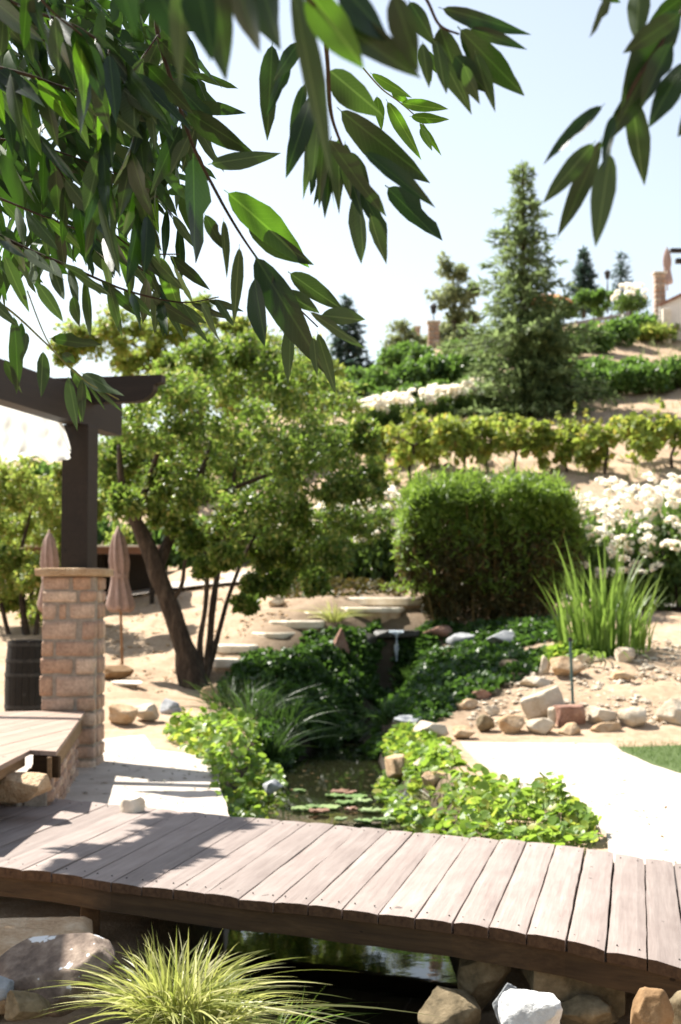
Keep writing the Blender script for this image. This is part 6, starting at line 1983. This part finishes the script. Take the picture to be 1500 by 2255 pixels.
# A: the long branch down the middle left
A = twig([(352, -60, 2.75), (345, 60, 2.8), (385, 200, 2.85), (425, 320, 2.9), (480, 430, 2.95), (520, 500, 2.95), (560, 560, 3.0), (620, 640, 3.05), (700, 720, 3.1)], .009, .0025)
for q in [(405, 240, 566, 345, 62, 0), (425, 338, 430, 578, 70, 0), (458, 362, 620, 334, 46, 1), (493, 418, 690, 580, 78, 2), (540, 492, 692, 582, 56, 0), (450, 470, 494, 552, 34, 0), (492, 480, 496, 615, 22, 1), (528, 538, 514, 712, 32, 1),
          (560, 606, 582, 762, 46, 0), (557, 556, 716, 815, 82, 0), (634, 598, 752, 684, 52, 1), (622, 640, 702, 690, 40, 1), (640, 704, 638, 845, 32, 1), (678, 684, 806, 766, 26, 1), (704, 694, 804, 704, 46, 1), (698, 728, 738, 868, 32, 1), (600, 600, 622, 742, 16, 0), (690, 740, 700, 830, 26, 1),
          (360, 130, 330, 330, 60, 0), (372, 170, 470, 270, 50, 0), (350, 90, 270, 260, 55, 0), (400, 270, 330, 430, 48, 0), (352, 60, 440, 160, 60, 0), (415, 300, 375, 385, 36, 1)]:
    put_leaf(*q[:5], 2.92 + leaf_rs.uniform(-.08, .1), q[5], A)
# B: the hanging cluster in the middle
B = twig([(700, -60, 2.3), (720, 120, 2.4), (728, 240, 2.5), (745, 300, 2.55), (780, 380, 2.6)], .008, .003)
for q in [(742, 236, 947, 402, 76, 0), (848, 408, 972, 532, 66, 0), (795, 330, 958, 452, 40, 0), (790, 415, 806, 580, 46, 1), (786, 398, 850, 528, 52, 0), (815, 470, 846, 584, 40, 1), (720, 300, 848, 480, 50, 0), (720, 150, 850, 260, 80, 1),
          (600, 90, 588, 304, 56, 0), (640, 130, 592, 250, 30, 0), (690, 200, 632, 395, 50, 0), (672, 180, 640, 330, 34, 0), (705, 250, 672, 440, 36, 1), (715, 280, 700, 460, 34, 0), (730, 300, 718, 480, 44, 0), (745, 300, 748, 470, 40, 1), (760, 310, 772, 440, 36, 0), (700, 270, 690, 400, 24, 1), (725, 310, 735, 460, 20, 1),
          (735, 320, 690, 450, 30, 0), (750, 330, 800, 470, 40, 0), (660, 90, 600, 180, 44, 0), (770, 330, 820, 440, 44, 0), (700, 330, 682, 430, 26, 0)]:
    put_leaf(*q[:5], 2.55 + leaf_rs.uniform(-.15, .15), q[5], B)
# near, out-of-focus leaves at the top
N1 = twig([(560, -140, 1.35), (600, -60, 1.4), (680, 0, 1.45), (740, 60, 1.5)], .006, .003)
for q in [(470, -60, 505, 178, 96, 0), (640, -60, 724, 392, 62, 1), (672, -30, 800, 150, 96, 2), (700, 20, 928, 172, 86, 0), (740, -40, 870, 90, 84, 0), (865, -20, 926, 158, 76, 0), (400, -80, 398, 200, 56, 1), (560, -90, 610, 100, 110, 0), (520, -60, 560, 120, 80, 0), (430, -70, 470, 130, 90, 0), (330, -60, 410, 110, 80, 0), (250, -90, 300, 90, 70, 0)]:
    put_leaf(*q[:5], 1.5 + leaf_rs.uniform(-.08, .12), q[5], N1)
# C: dark spray upper right of the middle
Cb = twig([(900, -60, 2.2), (940, 0, 2.2), (968, 55, 2.22), (1010, 75, 2.25)], .005, .003)
for q in [(966, 16, 1172, 73, 48, 0), (966, 52, 1037, 252, 78, 0), (1008, 58, 1152, 212, 72, 0), (1030, 60, 1162, 110, 34, 0), (950, 80, 1030, 238, 40, 1), (1045, 110, 1086, 246, 36, 1), (930, 90, 945, 190, 34, 1), (1000, 120, 1070, 200, 60, 0), (960, 90, 985, 200, 34, 1), (1020, 140, 1060, 230, 36, 1), (900, 0, 960, 100, 50, 0)]:
    put_leaf(*q[:5], 2.25 + leaf_rs.uniform(-.06, .06), q[5], Cb)
# D: small spray in the sunlit leaf colour
Dd_ = twig([(800, 150, 3.2), (840, 195, 3.25), (880, 225, 3.3), (925, 265, 3.3), (950, 300, 3.3)], .0035, .0015, 'twig_green')
for q in [(880, 226, 990, 244, 34, 0), (902, 256, 988, 266, 28, 0), (850, 218, 930, 352, 36, 0), (922, 268, 972, 340, 16, 0), (925, 280, 950, 330, 22, 0), (830, 210, 842, 282, 26, 0), (862, 240, 890, 305, 24, 1), (860, 200, 905, 228, 22, 0), (925, 100, 950, 180, 28, 0), (940, 110, 962, 160, 24, 0), (815, 160, 905, 215, 26, 0)]:
    put_leaf(*q[:5], 3.25 + leaf_rs.uniform(-.05, .05), 2, Dd_)
# E: right edge
Eb = twig([(1560, -60, 1.85), (1480, 60, 1.85), (1400, 180, 1.85), (1345, 290, 1.9)], .007, .003)
for q in [(1500, 10, 1368, 262, 96, 0), (1470, 120, 1320, 330, 60, 0), (1332, 228, 1192, 350, 36, 0), (1312, 310, 1196, 446, 52, 1), (1326, 300, 1238, 526, 48, 0), (1345, 330, 1312, 542, 62, 1), (1352, 250, 1330, 372, 30, 0), (1388, 195, 1424, 408, 58, 1), (1510, 130, 1430, 284, 62, 0), (1345, -20, 1298, 82, 28, 0),
          (1500, 30, 1372, 118, 56, 0), (1410, -40, 1400, 80, 60, 1), (1520, -20, 1420, 60, 60, 0), (1540, 220, 1490, 300, 50, 0), (1300, -30, 1370, 10, 30, 0), (1480, 90, 1410, 230, 60, 0)]:
    put_leaf(*q[:5], 1.85 + leaf_rs.uniform(-.06, .08), q[5], Eb)
# F, G, H...: the dense left part
def spray(pts, r0, r1, nleaf, Lr, Wr, backp, hang=0.55, mat='twig', start=0.0):
    o = twig(pts, r0, r1, mat)
    P, _ = catmull([Vector((p[0], p[1], p[2])) for p in pts], [1] * len(pts), 12)
    m = len(P)
    for i in range(nleaf):
        t = start + (1 - start) * (i + leaf_rs.random() * .7) / nleaf
        k = min(m - 2, int(t * (m - 1)))
        p = P[k]; d = (P[k + 1] - P[k])
        ang = math.atan2(d.y, d.x)
        s = 1 if i % 2 else -1
        a = ang + s * leaf_rs.uniform(.35, 1.0)
        dx, dy = math.cos(a), math.sin(a)
        dx *= (1 - hang); dy = dy * (1 - hang) + hang
        q = math.hypot(dx, dy); dx /= q; dy /= q
        L = leaf_rs.uniform(*Lr)
        put_leaf(p.x, p.y, p.x + dx * L, p.y + dy * L, .85 * leaf_rs.uniform(*Wr), p.z + leaf_rs.uniform(-.03, .03), 1 if leaf_rs.random() < backp else 0, o, None, leaf_rs.uniform(-.14, .12), leaf_rs.gauss(0, .6))
    return o
spray([(-40, 140, 2.7), (60, 165, 2.7), (170, 200, 2.75), (260, 190, 2.75), (350, 75, 2.8)], .007, .003, 22, (110, 190), (38, 60), .3)
spray([(-40, 160, 2.9), (60, 270, 2.9), (140, 390, 2.9), (205, 470, 2.95), (300, 550, 3.0), (395, 560, 3.05)], .007, .002, 26, (100, 170), (32, 52), .3)
spray([(-60, -40, 2.6), (60, 20, 2.65), (170, 60, 2.7), (260, 130, 2.75), (330, 240, 2.8)], .007, .003, 22, (120, 200), (40, 62), .2)
F_ = spray([(-40, 500, 3.0), (60, 548, 3.0), (160, 590, 3.0), (280, 640, 3.05), (400, 666, 3.1), (482, 654, 3.1)], .0075, .0018, 24, (70, 140), (22, 38), .5, .5)
spray([(-40, 420, 3.2), (80, 470, 3.2), (200, 520, 3.25), (320, 600, 3.3), (360, 660, 3.3)], .005, .002, 20, (70, 130), (22, 36), .45)
spray([(-40, 640, 2.9), (30, 690, 2.9), (100, 755, 2.9), (180, 830, 2.9), (262, 880, 2.95)], .005, .002, 4, (80, 110), (26, 34), .7, .5, 'twig_green')
spray([(240, 110, 2.7), (235, 230, 2.7), (220, 350, 2.7), (215, 430, 2.75)], .004, .002, 12, (130, 200), (40, 60), .25, .75)
spray([(330, 200, 2.75), (290, 320, 2.75), (300, 420, 2.8), (330, 480, 2.8)], .004, .002, 12, (110, 190), (36, 55), .3, .7)
spray([(-40, 300, 3.4), (80, 320, 3.4), (200, 360, 3.4), (330, 420, 3.45), (400, 500, 3.5)], .004, .002, 20, (80, 130), (24, 38), .4)
spray([(-40, 30, 3.3), (100, 90, 3.3), (240, 130, 3.35), (380, 200, 3.4), (440, 290, 3.4)], .004, .002, 18, (80, 140), (26, 42), .3)
spray([(40, -60, 2.4), (120, 30, 2.4), (190, 90, 2.45), (210, 180, 2.5)], .004, .002, 9, (130, 200), (44, 64), .1, .7)
Gb = twig([(60, 640, 2.85), (110, 760, 2.85), (180, 832, 2.85), (215, 855, 2.85)], .003, .0015, 'twig_green')
for q in [(108, 745, 224, 762, 36, 0), (95, 770, 90, 872, 34, 1), (150, 826, 173, 946, 30, 1), (182, 842, 178, 930, 24, 1), (178, 820, 276, 874, 42, 1), (30, 690, 46, 868, 36, 0), (60, 730, 48, 800, 24, 1), (135, 780, 168, 800, 26, 0), (205, 850, 268, 905, 12, 1), (188, 836, 232, 902, 8, 1), (10, 790, 48, 868, 26, 0), (8, 560, 60, 690, 34, 1), (160, 650, 178, 720, 30, 0), (80, 620, 140, 705, 34, 1)]:
    put_leaf(*q[:5], 2.86 + leaf_rs.uniform(-.03, .05), q[5], Gb)
# a farther layer of the same leaves, joined: it fills the gaps between the hanging branches
lv = [np.array([v.co for v in m_.vertices]) for m_ in WL[0]]; lf = np.array([p.vertices[:] for p in WL[0][0].polygons])
Vs, Fs, Rs = [], [], []
for i in range(560):
    u, v_ = leaf_rs.random() ** 1.25, leaf_rs.random() ** 1.1
    bx = -30 + 450 * u; by = -60 + 660 * v_ * (1 - .3 * u)
    Yl = leaf_rs.uniform(3.7, 4.6)
    L = leaf_rs.uniform(.11, .19); wdt = L * leaf_rs.uniform(.21, .29)
    a = D(bx, by, Yl)
    d = Vector((leaf_rs.gauss(.25, .5), leaf_rs.gauss(0, .4), leaf_rs.gauss(-.75, .4))).normalized()
    n_ = Vector((leaf_rs.gauss(0, .5), leaf_rs.gauss(-.5, .5), leaf_rs.gauss(.5, .5)))
    x = d.cross(n_).normalized(); n_ = x.cross(d)
    Mx = np.array([x * wdt, d * L, n_ * L * .7])
    q = lv[i % len(lv)] @ Mx + np.array(a)
    Fs.append(lf + sum(len(z) for z in Vs)); Vs.append(q); Rs.append(np.full(len(q), leaf_rs.random()))
mobj("foliage", mesh_np("foliage", np.concatenate(Vs), np.concatenate(Fs), M['willow_soup'], np.concatenate(Rs), True), willow)["kind"] = "stuff"
# unseen crown above, added to shade the hanging branches
K = 520
Cc = np.stack([rng.uniform(-4.6, 1.8, K), rng.uniform(0.2, 7.2, K), np.zeros(K)], 1)
Cc[:, 2] = 1.6 + 0.47 * np.maximum(Cc[:, 1], 1.5) + 0.55 + rng.uniform(0, 1.6, K)
hole = np.array([noise.noise(Vector((c[0] * 1.5, c[1] * 1.5, c[2]))) for c in Cc])
Cc = Cc[hole > 0.0]
V, Fq, r = crown_soup(Cc, np.full(len(Cc), .33), 42, 0.16, 0.042, .6, .8)
mobj("upper_foliage", mesh_np("upper_foliage", V, Fq, M['willow_soup'], r), willow)["kind"] = "stuff"
print("willow leaves", leaf_count[0])
